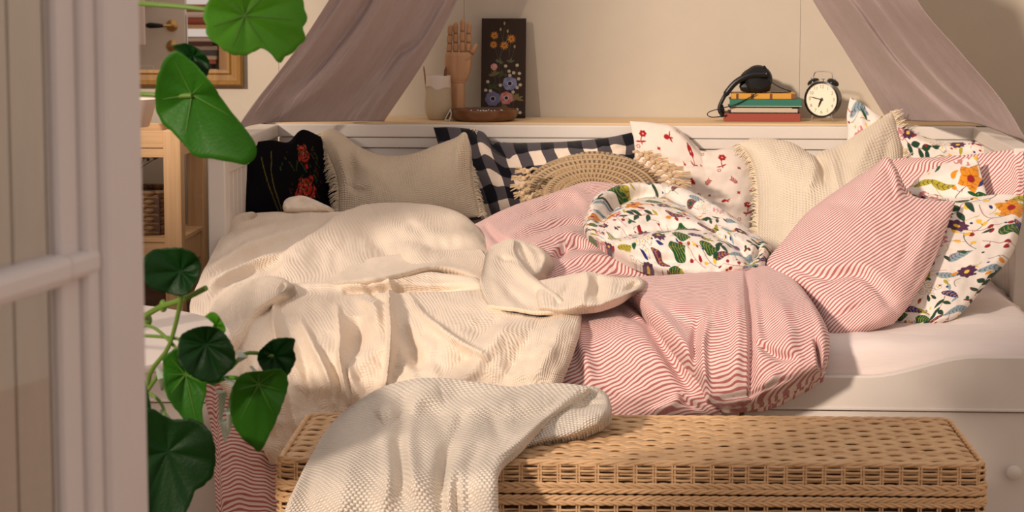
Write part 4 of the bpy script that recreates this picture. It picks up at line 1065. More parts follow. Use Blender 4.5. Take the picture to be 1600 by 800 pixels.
# cream muslin cushions
o, Wf = pillow('muslin_cushion', [(503, 206), (516, 201), (532, 207), (560, 228), (595, 242), (640, 241), (680, 227), (712, 214), (724, 203), (734, 202)], [(734, 202), (738, 235), (738, 275), (750, 338)], [(528, 350), (640, 352), (750, 338)], [(503, 206), (512, 240), (528, 285), (528, 350)],
       plane_depth(-.20, -.0012, 0, 620, 280), .085, M_CUSH, [([(515, 210), (530, 245), (545, 290)], .014, 9), ([(548, 292), (560, 298), (572, 296)], -.012, 5), ([(530, 215), (560, 250), (600, 270)], .010, 12), ([(724, 208), (715, 240), (715, 290)], .012, 9), ([(545, 225), (550, 262), (548, 300)], -.012, 8)], nu=190, nv=140, noise=(.004, 45))
tag(o, 'beige crinkled muslin cushion with fringed sides beside the rose cushion', 'cushion', None)
fringe(o, Wf, 'L', 150, .03, M_FRINGE, 1); fringe(o, Wf, 'R', 130, .022, M_FRINGE, 2, droop=1.0)
o, Wf = pillow('muslin_cushion', [(1156, 224), (1176, 216), (1210, 217), (1240, 224), (1272, 243), (1282, 236), (1310, 228), (1345, 205), (1375, 184), (1394, 174)], [(1394, 174), (1404, 205), (1410, 245), (1404, 330)], [(1184, 372), (1230, 410), (1300, 400), (1404, 330)], [(1156, 224), (1176, 255), (1184, 300), (1184, 372)],
       plane_depth(-.22, -.0014, 0, 1280, 280), .095, M_CUSH2, [([(1275, 243), (1286, 258), (1290, 285)], -.022, 5, 1), ([(1265, 238), (1272, 262), (1262, 300)], .016, 9), ([(1300, 235), (1302, 262), (1310, 300)], .016, 10), ([(1390, 185), (1350, 230), (1330, 290)], .016, 16), ([(1165, 225), (1200, 250), (1240, 290)], .010, 16), ([(1390, 215), (1380, 260), (1370, 310)], -.012, 9)], nu=210, nv=170, noise=(.004, 45))
tag(o, 'large pale muslin cushion with one raised fringed corner, right of the red-flowered pillow', 'cushion')
fringe(o, Wf, 'L', 130, .026, M_FRINGE, 3); fringe(o, Wf, 'R', 150, .03, M_FRINGE, 4, droop=.1)

# floral pillow in the right back corner
o, _ = pillow('floral_pillow', [(1328, 152), (1345, 160), (1372, 178), (1408, 196), (1440, 212), (1480, 222), (1525, 222), (1556, 226)], [(1556, 226), (1560, 245), (1558, 270)], [(1318, 290), (1400, 300), (1558, 280)], [(1328, 152), (1323, 180), (1324, 210), (1318, 290)],
       plane_depth(-.11, -.0003, -.0003, 1400, 240), .04, M_FLORAL, [([(1420, 215), (1470, 232), (1540, 232)], .012, 8), ([(1340, 165), (1345, 200), (1340, 240)], .012, 8)], nu=300, nv=200, noise=(.004, 30), col=floral_col, uv0=(.1, .02), rot=.1)
tag(o, 'floral pillow standing in the right back corner behind the pale muslin cushion', 'pillow')

# round crochet cushion with knotted tassels
def crochet_xy(px, py): return (px - 925) / 122.0, (py - 300) / 62.0
def crochet_h(px, py, u, v):
    x_, y_ = crochet_xy(px, py); r = np.hypot(x_, y_); a = np.arctan2(y_, x_)
    h = .0022 * np.sin(r * 2 * PI * 17); row = np.floor(r * 8.5)
    hole = (np.abs((r * 8.5) % 1 - .5) < .34) * (np.cos(a * (26 + 9 * row)) > .25) * (np.isin(row, [3, 5, 7]))
    return h - .007 * hole
def crochet_col(uv): return None
cr = thing('crochet_cushion', A(925, 330, -.42), 'round brown crocheted cushion with knotted tassels in front of the gingham pillow', 'cushion')
M_CRO = painted('crochet_cotton', 0); n = N(M_CRO); uvv, u, v = n.uv(); weave_bump(n, uvv, u, v, .006, .0016)
nu, nv = 330, 220
P = coons([(812, 300), (835, 268), (870, 248), (925, 236), (975, 244), (1015, 264), (1038, 300)], [(1038, 300), (1036, 320), (1025, 345)], [(830, 345), (925, 352), (1025, 345)], [(812, 300), (815, 320), (830, 345)], nu, nv)
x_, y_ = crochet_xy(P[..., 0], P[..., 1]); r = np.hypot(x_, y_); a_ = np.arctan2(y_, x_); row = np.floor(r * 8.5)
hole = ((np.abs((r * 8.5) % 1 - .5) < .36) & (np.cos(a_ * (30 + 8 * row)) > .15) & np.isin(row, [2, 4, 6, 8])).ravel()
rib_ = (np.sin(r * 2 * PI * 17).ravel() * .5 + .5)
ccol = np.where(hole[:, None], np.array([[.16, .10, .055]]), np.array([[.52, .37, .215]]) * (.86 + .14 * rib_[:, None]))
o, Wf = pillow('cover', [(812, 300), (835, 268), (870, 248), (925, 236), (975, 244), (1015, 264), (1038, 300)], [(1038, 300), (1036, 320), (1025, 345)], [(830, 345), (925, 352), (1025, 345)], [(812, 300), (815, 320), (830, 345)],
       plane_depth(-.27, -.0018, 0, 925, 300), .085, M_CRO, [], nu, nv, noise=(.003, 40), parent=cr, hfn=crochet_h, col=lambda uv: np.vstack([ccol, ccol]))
M_ROPE = cloth_base('tassel_cotton', (.60, .44, .27, 1)); rr_ = random.Random(9)
for (x0, y0, x1, y1) in ((838, 270, 812, 266), (832, 280, 806, 278), (828, 290, 804, 292), (826, 300, 808, 304), (838, 308, 820, 310), (990, 243, 1014, 240), (998, 250, 1026, 243), (1006, 256, 1036, 250), (1014, 262, 1046, 260), (1022, 268, 1058, 262), (1028, 276, 1068, 272), (1034, 284, 1070, 284), (1034, 293, 1064, 294)):
    a, b = A(x0, y0, -.36), A(x1, y1, -.37); mb = MB(); d = b - a; off = Vector((0, 0, .004))
    side = Vector((-d.z, 0, d.x)).normalized()
    for s in (-1, 1):
        mb.tube([a + side * s * .010, a + d * .25 + side * s * .011 + Vector((0, -.004, 0)), a + d * .5 + side * s * .001, a + d * .72 + side * s * .006, b], [.0038, .0042, .0042, .004, .003], 7)
    mb.ball(a + d * .5 + Vector((0, -.003, 0)), .0075, n=9, m=6)
    for k in range(7):
        t = rr_.uniform(-1, 1); mb.tube([a + d * .7, b + side * t * .007 + Vector((0, rr_.uniform(-.004, .004), 0)), b + d * .28 + side * t * .010 + Vector((0, 0, -.003))], [.0022, .002, .001], 5)
    mb.build('tassel', M_ROPE, cr, True)

# ---------------------------------------------------------------- right side pillows
stuv = None
o, _ = pillow('striped_pillow', [(1375, 262), (1400, 248), (1450, 246), (1530, 240), (1570, 235), (1599, 236)], [(1599, 236), (1602, 270), (1599, 320)], [(1380, 330), (1500, 335), (1599, 320)], [(1375, 262), (1372, 290), (1380, 330)],
       plane_depth(-.75, -.0012, -.0015, 1500, 280), .05, M_STRIPE, [([(1400, 262), (1450, 256), (1520, 262)], .012, 9), ([(1585, 250), (1590, 285), (1580, 315)], .010, 6)], nu=200, nv=110, noise=(.004, 35), rot=.75)
tag(o, 'red and white striped pillow lying at the far right behind the floral ones', 'pillow')
o, _ = pillow('floral_pillow', [(1412, 302), (1440, 275), (1475, 256), (1527, 243)], [(1527, 243), (1534, 275), (1544, 312)], [(1412, 306), (1470, 322), (1544, 325)], [(1412, 302), (1410, 304), (1412, 306)],
       plane_depth(-.93, -.0014, -.0004, 1480, 290), .035, M_FLORAL, [([(1440, 285), (1490, 270), (1530, 268)], .008, 9)], nu=200, nv=150, noise=(.003, 30), col=floral_col, uv0=(.3, .3), rot=-.4)
tag(o, 'floral pillow corner poking up between the two striped pillows', 'pillow')
o, _ = pillow('floral_pillow', [(1400, 322), (1450, 312), (1520, 308), (1565, 303), (1600, 306)], [(1600, 306), (1596, 350), (1580, 400), (1545, 440), (1502, 490), (1470, 508)], [(1395, 500), (1410, 508), (1440, 510), (1470, 508)], [(1400, 322), (1392, 380), (1390, 440), (1395, 500)],
       lin([300, 512], [-.97, -1.42]), .07, M_FLORAL, [([(1420, 322), (1500, 322), (1585, 318)], .010, 7), ([(1590, 320), (1575, 380), (1535, 440)], .008, 8), ([(1440, 470), (1455, 490), (1450, 508)], -.01, 6)], nu=330, nv=330, noise=(.005, 40), col=floral_col, uv0=(.02, .14), rot=.25)
o.name = 'floral_pillow'; tag(o, 'large floral pillow at the right edge leaning behind the plump striped pillow', 'pillow')
o, _ = pillow('striped_pillow', [(1292, 308), (1330, 282), (1362, 262), (1385, 245), (1400, 262), (1422, 302), (1455, 312), (1493, 314)], [(1493, 314), (1478, 360), (1452, 425), (1420, 478), (1396, 506)], [(1205, 432), (1245, 448), (1272, 485), (1294, 527), (1335, 524), (1396, 506)], [(1292, 308), (1258, 335), (1225, 375), (1198, 408), (1205, 432)],
       lin([245, 310, 420, 528], [-1.02, -1.10, -1.34, -1.56]), .11, M_STRIPE,
       [([(1385, 248), (1398, 275), (1402, 305)], .016, 5, 1.6), ([(1405, 262), (1412, 288), (1420, 305)], -.016, 4), ([(1290, 316), (1340, 322), (1400, 312)], -.006, 8), ([(1240, 415), (1290, 432), (1340, 428), (1372, 450), (1392, 480)], -.022, 7, 1.6), ([(1235, 405), (1290, 418), (1345, 415), (1385, 440)], .012, 10),
        ([(1255, 442), (1300, 468), (1350, 470)], .010, 12), ([(1290, 500), (1335, 482), (1365, 468)], -.008, 5), ([(1455, 340), (1440, 385), (1420, 420)], .010, 8), ([(1425, 350), (1415, 395), (1395, 430)], -.008, 8), ([(1480, 345), (1452, 410), (1415, 465)], -.008, 6), ([(1320, 520), (1370, 500), (1410, 470)], .006, 9)],
       nu=280, nv=220, noise=(.004, 40), rot=1.12, uvk=.35, pw=.5)
tag(o, 'plump red and white striped pillow resting on the pink sheet', 'pillow')

# ================================================================ striped duvet (one cover seen in several folds)
YD = lambda px, py: YB(px, py)
L1 = sheet_layer([(738, 348), (770, 332), (815, 314), (870, 296), (915, 281), (965, 284), (1020, 296), (1100, 318), (1170, 362), (1215, 395)], [(1215, 395), (1222, 430), (1240, 470)], [(780, 470), (900, 478), (1040, 485), (1240, 470)], [(738, 348), (755, 375), (765, 420), (780, 470)],
   lin([275, 300, 330, 370, 420, 480], [-.40, -.46, -.66, -.98, -1.22, -1.48]),
   [([(760, 345), (820, 318), (890, 296)], .012, 8), ([(790, 372), (850, 345), (910, 335)], .022, 10), ([(800, 355), (850, 330), (905, 318)], -.012, 6), ([(830, 372), (880, 352), (920, 352)], -.014, 6), ([(820, 390), (880, 366), (930, 375)], .020, 9), ([(862, 405), (900, 385), (945, 395)], -.024, 6, 1.5), ([(868, 400), (878, 390), (885, 384)], -.02, 6), ([(870, 415), (930, 400), (990, 415), (1040, 428)], .018, 9),
    ([(910, 435), (960, 425), (1020, 438)], -.012, 7), ([(755, 350), (775, 372), (800, 388)], -.02, 6), ([(880, 296), (905, 305), (920, 325)], .012, 10)], nu=300, nv=150, noise=(.008, 42), roll=.04, rollw=.10, rot=.62, uvk=.6, seed=21, gain=1.5)
L2 = sheet_layer([(870, 478), (930, 466), (985, 462), (1040, 470)], [(1040, 470), (1075, 530), (1110, 600), (1130, 648)], [(858, 690), (940, 680), (1040, 655), (1130, 648)], [(870, 478), (868, 540), (862, 620), (858, 690)],
   lin([455, 490, 520, 560, 620, 700], [-1.42, -1.64, -1.76, -1.83, -1.86, -1.80]),
   [([(905, 500), (912, 550), (925, 600)], .012, 10), ([(960, 480), (985, 495), (1010, 505)], -.018, 6), ([(985, 475), (1008, 492), (1015, 505)], -.02, 5), ([(1000, 490), (1040, 550), (1080, 610)], -.02, 10), ([(1065, 618), (1050, 632), (1020, 645)], .012, 8), ([(940, 500), (1000, 540), (1060, 620)], .012, 30), ([(1062, 615), (1075, 630), (1100, 640)], -.012, 5)],
   nu=180, nv=160, noise=(.005, 50), roll=.05, rollw=.09, uvk=.7, rot=.27, seed=5, gain=1.35, sides='RB', dy=.02)
def puff(px, py, u, v): return .035 * (np.clip(np.sin(PI * u), 0, 1) ** .5) * np.clip(np.sin(PI * np.clip(v * .9 + .1, 0, 1)), 0, 1) ** .5
L3 = sheet_layer([(940, 440), (985, 436), (1050, 432), (1120, 428), (1180, 418), (1215, 416)], [(1215, 416), (1248, 438), (1278, 478), (1297, 515), (1299, 545), (1288, 578)], [(1104, 630), (1150, 637), (1200, 625), (1245, 602), (1288, 578)], [(940, 440), (985, 462), (1015, 500), (1052, 552), (1090, 598), (1104, 630)],
   lin([415, 440, 480, 530, 580, 640], [-1.24, -1.42, -1.62, -1.74, -1.80, -1.80]),
   [([(1165, 425), (1168, 470), (1172, 530), (1172, 620)], -.022, 3.5, 2.2), ([(1150, 440), (1152, 500), (1150, 600)], .012, 9), ([(1105, 505), (1098, 540), (1102, 600), (1106, 630)], .016, 6), ([(1090, 500), (1085, 540), (1085, 590)], -.016, 6), ([(1020, 480), (1060, 530), (1098, 590)], .012, 8), ([(1010, 455), (1060, 500), (1100, 540)], -.008, 10),
    ([(1180, 540), (1215, 560), (1240, 565)], -.018, 6), ([(1200, 460), (1225, 500), (1235, 560)], .014, 14), ([(1185, 450), (1190, 500), (1200, 545)], -.010, 8), ([(1274, 534), (1278, 548), (1282, 575)], -.035, 3.5), ([(1240, 440), (1275, 490), (1288, 530)], .010, 8), ([(1120, 626), (1180, 615), (1240, 590)], -.008, 4), ([(1180, 630), (1195, 605), (1215, 585)], .012, 7)],
   nu=260, nv=220, noise=(.005, 42), roll=.06, rollw=.10, uvk=.7, rot=.06, seed=9, gain=1.25, sides='LRB', fn=puff, dy=-.065, uvfn=lambda px, py, uv: np.stack([uv[..., 0], uv[..., 1] + .38 * np.maximum(px - 1172, 0) / 720 + .30 * np.minimum(px - 1100, 0) / 720 * -1], -1))
L3b = sheet_layer([(1110, 612), (1160, 628), (1220, 600), (1292, 540)], [(1292, 540), (1297, 556), (1288, 590)], [(1150, 636), (1200, 634), (1250, 612), (1288, 590)], [(1110, 612), (1130, 628), (1150, 636)],
   lin([530, 640], [-1.78, -1.80]), [([(1180, 632), (1200, 620), (1220, 618)], .012, 5), ([(1230, 615), (1250, 600), (1262, 596)], .012, 5)], nu=90, nv=30, noise=(.006, 14), roll=.03, rollw=.2, rot=.3, seed=33, dy=.03)
L4 = sheet_layer([(296, 560), (350, 570), (440, 590)], [(440, 590), (442, 700), (440, 860)], [(338, 862), (390, 865), (440, 860)], [(296, 560), (318, 640), (328, 700), (330, 760), (338, 862)],
   lin([540, 600, 870], [-1.84, -1.87, -1.90]), [([(335, 600), (338, 700), (346, 860)], -.010, 4), ([(420, 690), (428, 760), (430, 840)], -.012, 10), ([(360, 640), (372, 740), (378, 840)], .010, 20)], nu=90, nv=160, noise=(.005, 50), roll=.05, rollw=.10, rot=.16, seed=14, sides='LR', dy=-.02)
duv = join_layers('striped_duvet', [L1, L2, L3, L3b, L4], M_STRIPE)
tag(duv, 'rumpled duvet in a red and white striped cover spilling over the bed front', 'duvet')

# ================================================================ crumpled floral duvet cover on top
ov = [([(918, 372), (918, 345), (935, 312), (975, 294), (1030, 294), (1085, 312), (1135, 345), (1180, 392)], .030, 12), ([(940, 350), (962, 322), (1000, 306), (1038, 308)], -.055, 6, 1.6), ([(1038, 308), (1080, 335), (1110, 365), (1130, 385)], -.016, 7),
      ([(960, 345), (1010, 335), (1070, 350)], .022, 14), ([(950, 378), (1010, 368), (1070, 365), (1120, 372)], -.020, 6), ([(960, 392), (1020, 384), (1090, 384), (1150, 400)], .026, 14), ([(1060, 355), (1100, 366), (1160, 385)], .014, 8), ([(1115, 372), (1150, 390), (1172, 412)], -.022, 5), ([(1000, 405), (1060, 398), (1110, 402)], .012, 8), ([(980, 398), (1030, 410), (1080, 412)], -.010, 5), ([(1030, 296), (1034, 305), (1040, 315)], .014, 5),
      ([(1185, 390), (1180, 402), (1168, 414)], -.02, 4), ([(1190, 385), (1195, 395), (1190, 408)], .012, 6)]
def fpuff(px, py, u, v): return .05 * np.clip(np.sin(PI * u), 0, 1) ** .6 * np.clip(np.sin(PI * v), 0, 1) ** .7
ov = [(a_[0], a_[1] * 1.35) + tuple(a_[2:]) for a_ in ov]
LF = sheet_layer([(918, 330), (935, 305), (975, 288), (1030, 286), (1085, 302), (1140, 336), (1180, 368)], [(1180, 368), (1200, 378), (1210, 386), (1203, 398), (1196, 416)], [(918, 366), (945, 385), (985, 408), (1035, 424), (1090, 433), (1140, 430), (1196, 416)], [(918, 330), (912, 340), (910, 352), (918, 366)],
   lin([284, 300, 330, 380, 435], [-.72, -.78, -.95, -1.18, -1.40]), ov, nu=380, nv=230, noise=(.007, 26), roll=.05, rollw=.14, uvk=.7, seed=40, fn=fpuff, dy=-.06)
fl = join_layers('floral_duvet_cover', [LF], M_FLORAL, col=lambda uv: floral_col(uv * 1.15 + .17))
tag(fl, 'crumpled floral duvet cover bundled on top of the striped duvet', 'duvet cover')

# ================================================================ cream muslin bedspread
st = [([(700, 318), (640, 316), (575, 320)], .012, 8),
      ([(576, 320), (540, 342), (500, 372), (462, 398), (440, 425)], .034, 9, 3.5), ([(560, 345), (600, 390), (632, 430)], -.016, 16), ([(590, 330), (640, 380), (700, 420)], .012, 22), ([(640, 335), (680, 368), (720, 372), (765, 362)], .014, 12), ([(700, 330), (740, 350), (772, 385)], .012, 10),
      ([(620, 372), (680, 388), (740, 385), (770, 392)], -.012, 9), ([(600, 420), (660, 428), (720, 425)], -.008, 10),
      ([(520, 345), (450, 368), (380, 392), (318, 430)], .020, 9, .6), ([(480, 378), (410, 396), (340, 430)], -.016, 7), ([(455, 398), (390, 414), (325, 452)], .018, 7, .6), ([(440, 412), (380, 428), (330, 465)], -.016, 6), ([(430, 350), (380, 370), (335, 400)], .012, 10), ([(470, 332), (420, 345), (370, 360)], -.008, 9),
      ([(455, 448), (520, 446), (580, 448), (620, 440), (680, 430), (745, 438)], .022, 6, .5), ([(540, 455), (600, 452), (640, 450), (700, 448), (745, 450)], -.030, 4),
      ([(430, 470), (431, 505), (436, 545)], .018, 5, .7), ([(445, 480), (480, 475), (520, 468)], .014, 10), ([(470, 500), (490, 540), (515, 590), (525, 640)], .018, 8, .7), ([(455, 520), (475, 570), (490, 640)], -.014, 10),
      ([(612, 448), (613, 490), (614, 545), (606, 600)], .034, 7, .45), ([(595, 460), (592, 500), (598, 550)], .008, 10), ([(640, 462), (665, 495), (710, 530), (760, 560)], .018, 8, .7), ([(625, 500), (640, 540), (655, 580)], -.020, 12), ([(700, 480), (760, 470), (820, 460)], .012, 12), ([(720, 520), (780, 500), (850, 480)], -.010, 14),
      ([(556, 490), (552, 520), (548, 555)], -.034, 17), ([(528, 480), (532, 520), (535, 570), (545, 630)], .022, 6, .6), ([(540, 560), (552, 600), (575, 640)], .012, 8), ([(560, 468), (585, 482), (592, 500)], .012, 7), ([(575, 450), (590, 465), (610, 475)], -.014, 5),
      ([(880, 500), (860, 550), (830, 600)], .012, 12), ([(840, 500), (810, 550), (780, 600)], -.010, 12), ([(800, 500), (760, 550), (720, 600)], .012, 14), ([(400, 560), (410, 620), (440, 690)], .016, 10), ([(380, 560), (385, 620), (410, 690)], -.012, 8), ([(450, 600), (460, 650), (470, 700)], .012, 8)]
st = [(a_[0], a_[1] * 2.0) + tuple(a_[2:]) for a_ in st]
B1 = sheet_layer([(352, 346), (375, 334), (410, 329), (460, 328), (530, 328), (572, 319), (620, 316), (690, 321), (728, 338), (760, 372)], [(760, 372), (778, 400), (840, 440), (900, 470), (906, 505), (893, 550), (872, 605), (860, 660)], [(415, 716), (470, 730), (600, 730), (740, 710), (860, 660)], [(352, 346), (330, 392), (306, 440), (292, 480), (305, 540), (340, 600), (385, 660), (415, 716)],
   lin([310, 320, 345, 380, 450, 490, 520, 560, 620, 740], [-.36, -.46, -.66, -.95, -1.45, -1.70, -1.82, -1.88, -1.92, -1.95]), st, nu=380, nv=260, noise=(.013, 50), roll=.03, rollw=.05, uvk=1.0, seed=61, dy=-.02)
B7 = sheet_layer([(560, 405), (620, 398), (680, 392), (752, 390)], [(752, 390), (764, 412), (752, 441)], [(500, 450), (545, 450), (590, 448), (630, 440), (675, 429), (710, 430), (752, 441)], [(560, 405), (535, 425), (500, 450)],
   lin([310, 320, 345, 380, 450, 490], [-.36, -.46, -.66, -.95, -1.45, -1.70]), [([(540, 446), (590, 444), (640, 432), (700, 424), (745, 432)], .014, 6)], nu=160, nv=70, noise=(.004, 30), roll=.035, rollw=.14, seed=77, dy=-.025, sides='B', fn=lambda px, py, u, v: .055 * v ** 1.5 * np.clip(np.sin(PI * np.clip(u * .9 + .1, 0, 1)), 0, 1) ** .5)
# tubular fold at the left front
def tube_(px, py, u, v): return .030 * np.clip(np.sin(PI * v), 0, 1) ** .6
B2 = sheet_layer([(330, 470), (352, 452), (380, 440), (410, 429), (438, 432), (456, 444)], [(456, 444), (456, 452), (444, 462)], [(340, 560), (362, 550), (385, 520), (398, 494), (420, 478), (444, 462)], [(330, 470), (322, 500), (326, 535), (340, 560)],
   lin([425, 470, 520, 570], [-1.42, -1.62, -1.82, -1.90]), [([(350, 500), (380, 470), (430, 445)], .010, 8), ([(446, 446), (444, 452), (440, 458)], -.02, 3)], nu=130, nv=90, noise=(.004, 26), roll=.04, rollw=.16, seed=70, fn=tube_, dy=-.05)
# small roll at the back left
B3 = sheet_layer([(442, 322), (450, 309), (470, 305), (488, 310), (520, 326)], [(520, 326), (522, 330), (520, 334)], [(446, 334), (480, 336), (520, 334)], [(442, 322), (441, 328), (446, 334)],
   lin([300, 340], [-.44, -.56]), [([(470, 322), (482, 316), (490, 318)], -.018, 4), ([(452, 316), (475, 312), (500, 322)], .012, 6)], nu=100, nv=50, noise=(.003, 20), roll=.03, rollw=.25, seed=71, fn=tube_)
B3b = sheet_layer([(352, 352), (362, 338), (392, 331), (400, 333)], [(400, 333), (398, 340), (392, 346)], [(352, 400), (362, 372), (375, 356), (392, 346)], [(352, 352), (349, 376), (352, 400)],
   lin([330, 400], [-.55, -.85]), [([(360, 350), (375, 343), (392, 338)], .01, 4)], nu=60, nv=50, noise=(.003, 20), roll=.02, rollw=.2, seed=72, fn=tube_, dy=-.03)
# the loop, the draped tongue and its tail to the right
B4 = sheet_layer([(772, 392), (785, 374), (805, 371), (835, 380), (860, 398)], [(860, 398), (864, 412), (852, 428)], [(760, 440), (790, 455), (825, 445), (852, 428)], [(772, 392), (760, 412), (760, 440)],
   lin([365, 400, 460], [-1.02, -1.18, -1.50]), [([(812, 382), (822, 402), (832, 425)], -.022, 6), ([(842, 398), (852, 410), (848, 424)], .016, 6), ([(820, 380), (838, 396), (846, 412)], -.014, 6)], nu=110, nv=90, noise=(.003, 26), roll=.05, rollw=.16, seed=73, fn=lambda px, py, u, v: .05 * np.clip(np.sin(PI * v), 0, 1) ** .5 * np.clip(np.sin(PI * u), 0, 1) ** .4, dy=-.02)
B5 = sheet_layer([(756, 418), (764, 385), (800, 372), (804, 384)], [(804, 384), (806, 404), (830, 430), (870, 460), (902, 480)], [(760, 475), (800, 480), (850, 486), (902, 480)], [(756, 418), (748, 438), (752, 458), (760, 475)],
   lin([365, 400, 450, 500], [-1.05, -1.24, -1.52, -1.72]), [([(780, 402), (800, 408), (806, 414)], -.016, 4), ([(775, 392), (770, 420), (790, 460)], .016, 12), ([(790, 395), (825, 435), (865, 462), (895, 480)], .030, 9), ([(775, 430), (800, 460), (830, 480)], -.016, 8), ([(875, 462), (885, 470), (882, 485)], -.02, 4)], nu=120, nv=110, noise=(.004, 30), roll=.03, rollw=.08, seed=74, dy=-.07, sides='TLR')
B6 = sheet_layer([(840, 436), (880, 428), (920, 422), (960, 430), (1000, 431)], [(1000, 431), (1008, 438), (1003, 450), (986, 454)], [(840, 482), (880, 486), (905, 482), (935, 478), (965, 468), (986, 454)], [(840, 436), (836, 458), (840, 482)],
   lin([420, 440, 490], [-1.42, -1.52, -1.74]), [([(915, 424), (918, 445), (908, 475)], .022, 8, .8), ([(935, 428), (932, 450), (935, 472)], -.022, 7), ([(960, 432), (955, 450), (948, 470)], .010, 8), ([(895, 440), (880, 460), (868, 480)], -.014, 7), ([(978, 452), (990, 444), (1000, 440)], -.025, 4)], nu=160, nv=80, noise=(.003, 26), roll=.04, rollw=.16, seed=75, dy=-.06)
spread = join_layers('muslin_bedspread', [B1, B7, B2, B3, B3b, B4, B5, B6], M_CREAM)
tag(spread, 'cream crinkled muslin bedspread thrown in deep folds over the left of the bed', 'bedspread')

# ================================================================ wicker trunk
M_WICK = mat('wicker', (.50, .27, .11, 1), .5); n = N(M_WICK); p, x_, y_, z_ = n.pos()
g = n.noise(n.scale(p, (12, 40, 190)), 1.0, 3, .6); g2 = n.noise(n.scale(p, (5, 5, 200)), 1.0, 2)
n.base(n.mix(g2, n.ramp(g, [(.3, (.46, .26, .12, 1)), (.55, (.68, .44, .235, 1)), (.8, (.78, .56, .34, 1))]), (.66, .43, .23, 1))); n.bump(g, .0005, .4)
M_WICKD = mat('wicker_inside', (.10, .045, .018, 1), .9)
TZ = .418
fl_, fr_ = A(433, 717, -2.70), A(1541, 731, -2.665)
axx = (fr_ - fl_); axx.z = 0; TW = axx.length; axx.normalize(); axy = Vector((-axx.y, axx.x, 0)); TD = .43
M_T = Matrix(((axx.x, axy.x, 0, fl_.x), (axx.y, axy.y, 0, fl_.y), (0, 0, 1, 0), (0, 0, 0, 1)))
tr = thing('wicker_trunk', (fl_.x, fl_.y, 0), 'long woven wicker trunk with closed lid at the foot of the bed', 'trunk')
LIDH = .062
def strands(mb, path_pts, length, z0s, amp, r, phase_of, n_half, samples=6, sides=5, closed=False, frame=None, flat=1.0, nrm_=None):
    pass
# a rounded-rectangle path around the trunk
def rrect(w_, d_, rad, n_c=6):
    pts = []
    for cx, cy_, a0 in ((rad, rad, PI), (w_ - rad, rad, 1.5 * PI), (w_ - rad, d_ - rad, 0), (rad, d_ - rad, .5 * PI)):
        for k in range(n_c + 1):
            a = a0 + k / n_c * PI / 2; pts.append((cx + rad * math.cos(a), cy_ + rad * math.sin(a)))
    return pts
def dense(path, step):
    P = np.array(path + [path[0]]); s = np.r_[0, np.cumsum(np.hypot(*(P[1:] - P[:-1]).T))]; n_ = int(s[-1] / step)
    n_ -= n_ % 12; q = np.linspace(0, s[-1], n_, endpoint=False)
    X = np.interp(q, s, P[:, 0]); Y_ = np.interp(q, s, P[:, 1]); T = np.stack([np.roll(X, -1) - np.roll(X, 1), np.roll(Y_, -1) - np.roll(Y_, 1)], 1); T /= np.linalg.norm(T, axis=1)[:, None]
    return X, Y_, np.stack([T[:, 1], -T[:, 0]], 1), q, s[-1]
PITCH_ = .0335
path = rrect(TW, TD, .03); X, Y_, Nn, q, Ls = dense(path, PITCH_ / 6); NS = len(X)
nst = int(round(Ls / PITCH_)); nst += nst % 2 == 0
def ring_tubes(rows, name, sides=5, inset=0.0, front_only=True):
    "rows: list of (z, r, amp, phase, thick wobble)"
    V = []; F = []; off = 0; th = np.arange(sides) * 2 * PI / sides
    for (z, r, amp, ph) in rows:
        wob = .0007 * np.sin(q * 17 + z * 900) + .0005 * RNG.standard_normal(NS).cumsum() * 0
        o_ = amp * np.cos(PI * q / (Ls / nst) + ph) + inset + .0008 * math.sin(z * 4000)
        cx = X + Nn[:, 0] * o_; cy_ = Y_ + Nn[:, 1] * o_; cz = z + wob
        ring_ = np.stack([cx[:, None] + Nn[:, 0:1] * (np.cos(th) * r)[None], cy_[:, None] + Nn[:, 1:2] * (np.cos(th) * r)[None], cz[:, None] + (np.sin(th) * r)[None] + 0 * cx[:, None]], -1)
        V.append(ring_.reshape(-1, 3)); i = np.arange(NS); i2 = (i + 1) % NS
        for k in range(sides):
            k2 = (k + 1) % sides; F.append(np.stack([i * sides + k, i2 * sides + k, i2 * sides + k2, i * sides + k2], -1) + off)
        off += NS * sides
    V = np.vstack(V); Vw = V @ np.array([[axx.x, axx.y, 0], [axy.x, axy.y, 0], [0, 0, 1]]) + np.array([fl_.x, fl_.y, 0])
    return Vw, np.vstack(F)
body = MB().box((.012, .012, .01), (TW - .012, TD - .012, TZ - LIDH - .01)).box((.010, .010, TZ - LIDH + .006), (TW - .010, TD - .010, TZ - .013))
body.v = [tuple(M_T @ Vector(v)) for v in body.v]; body.build('liner', M_WICKD, tr)
rows = []; z = .012; k = 0
while z < TZ - LIDH - .026:
    rows.append((z, .0027, .0040, (k // 1 % 2) * PI)); z += .0054; k += 1
V, F = ring_tubes(rows, 'b'); o = link_mesh('woven_strand', V, F, M_WICK, tr); o['kind'] = 'stuff'
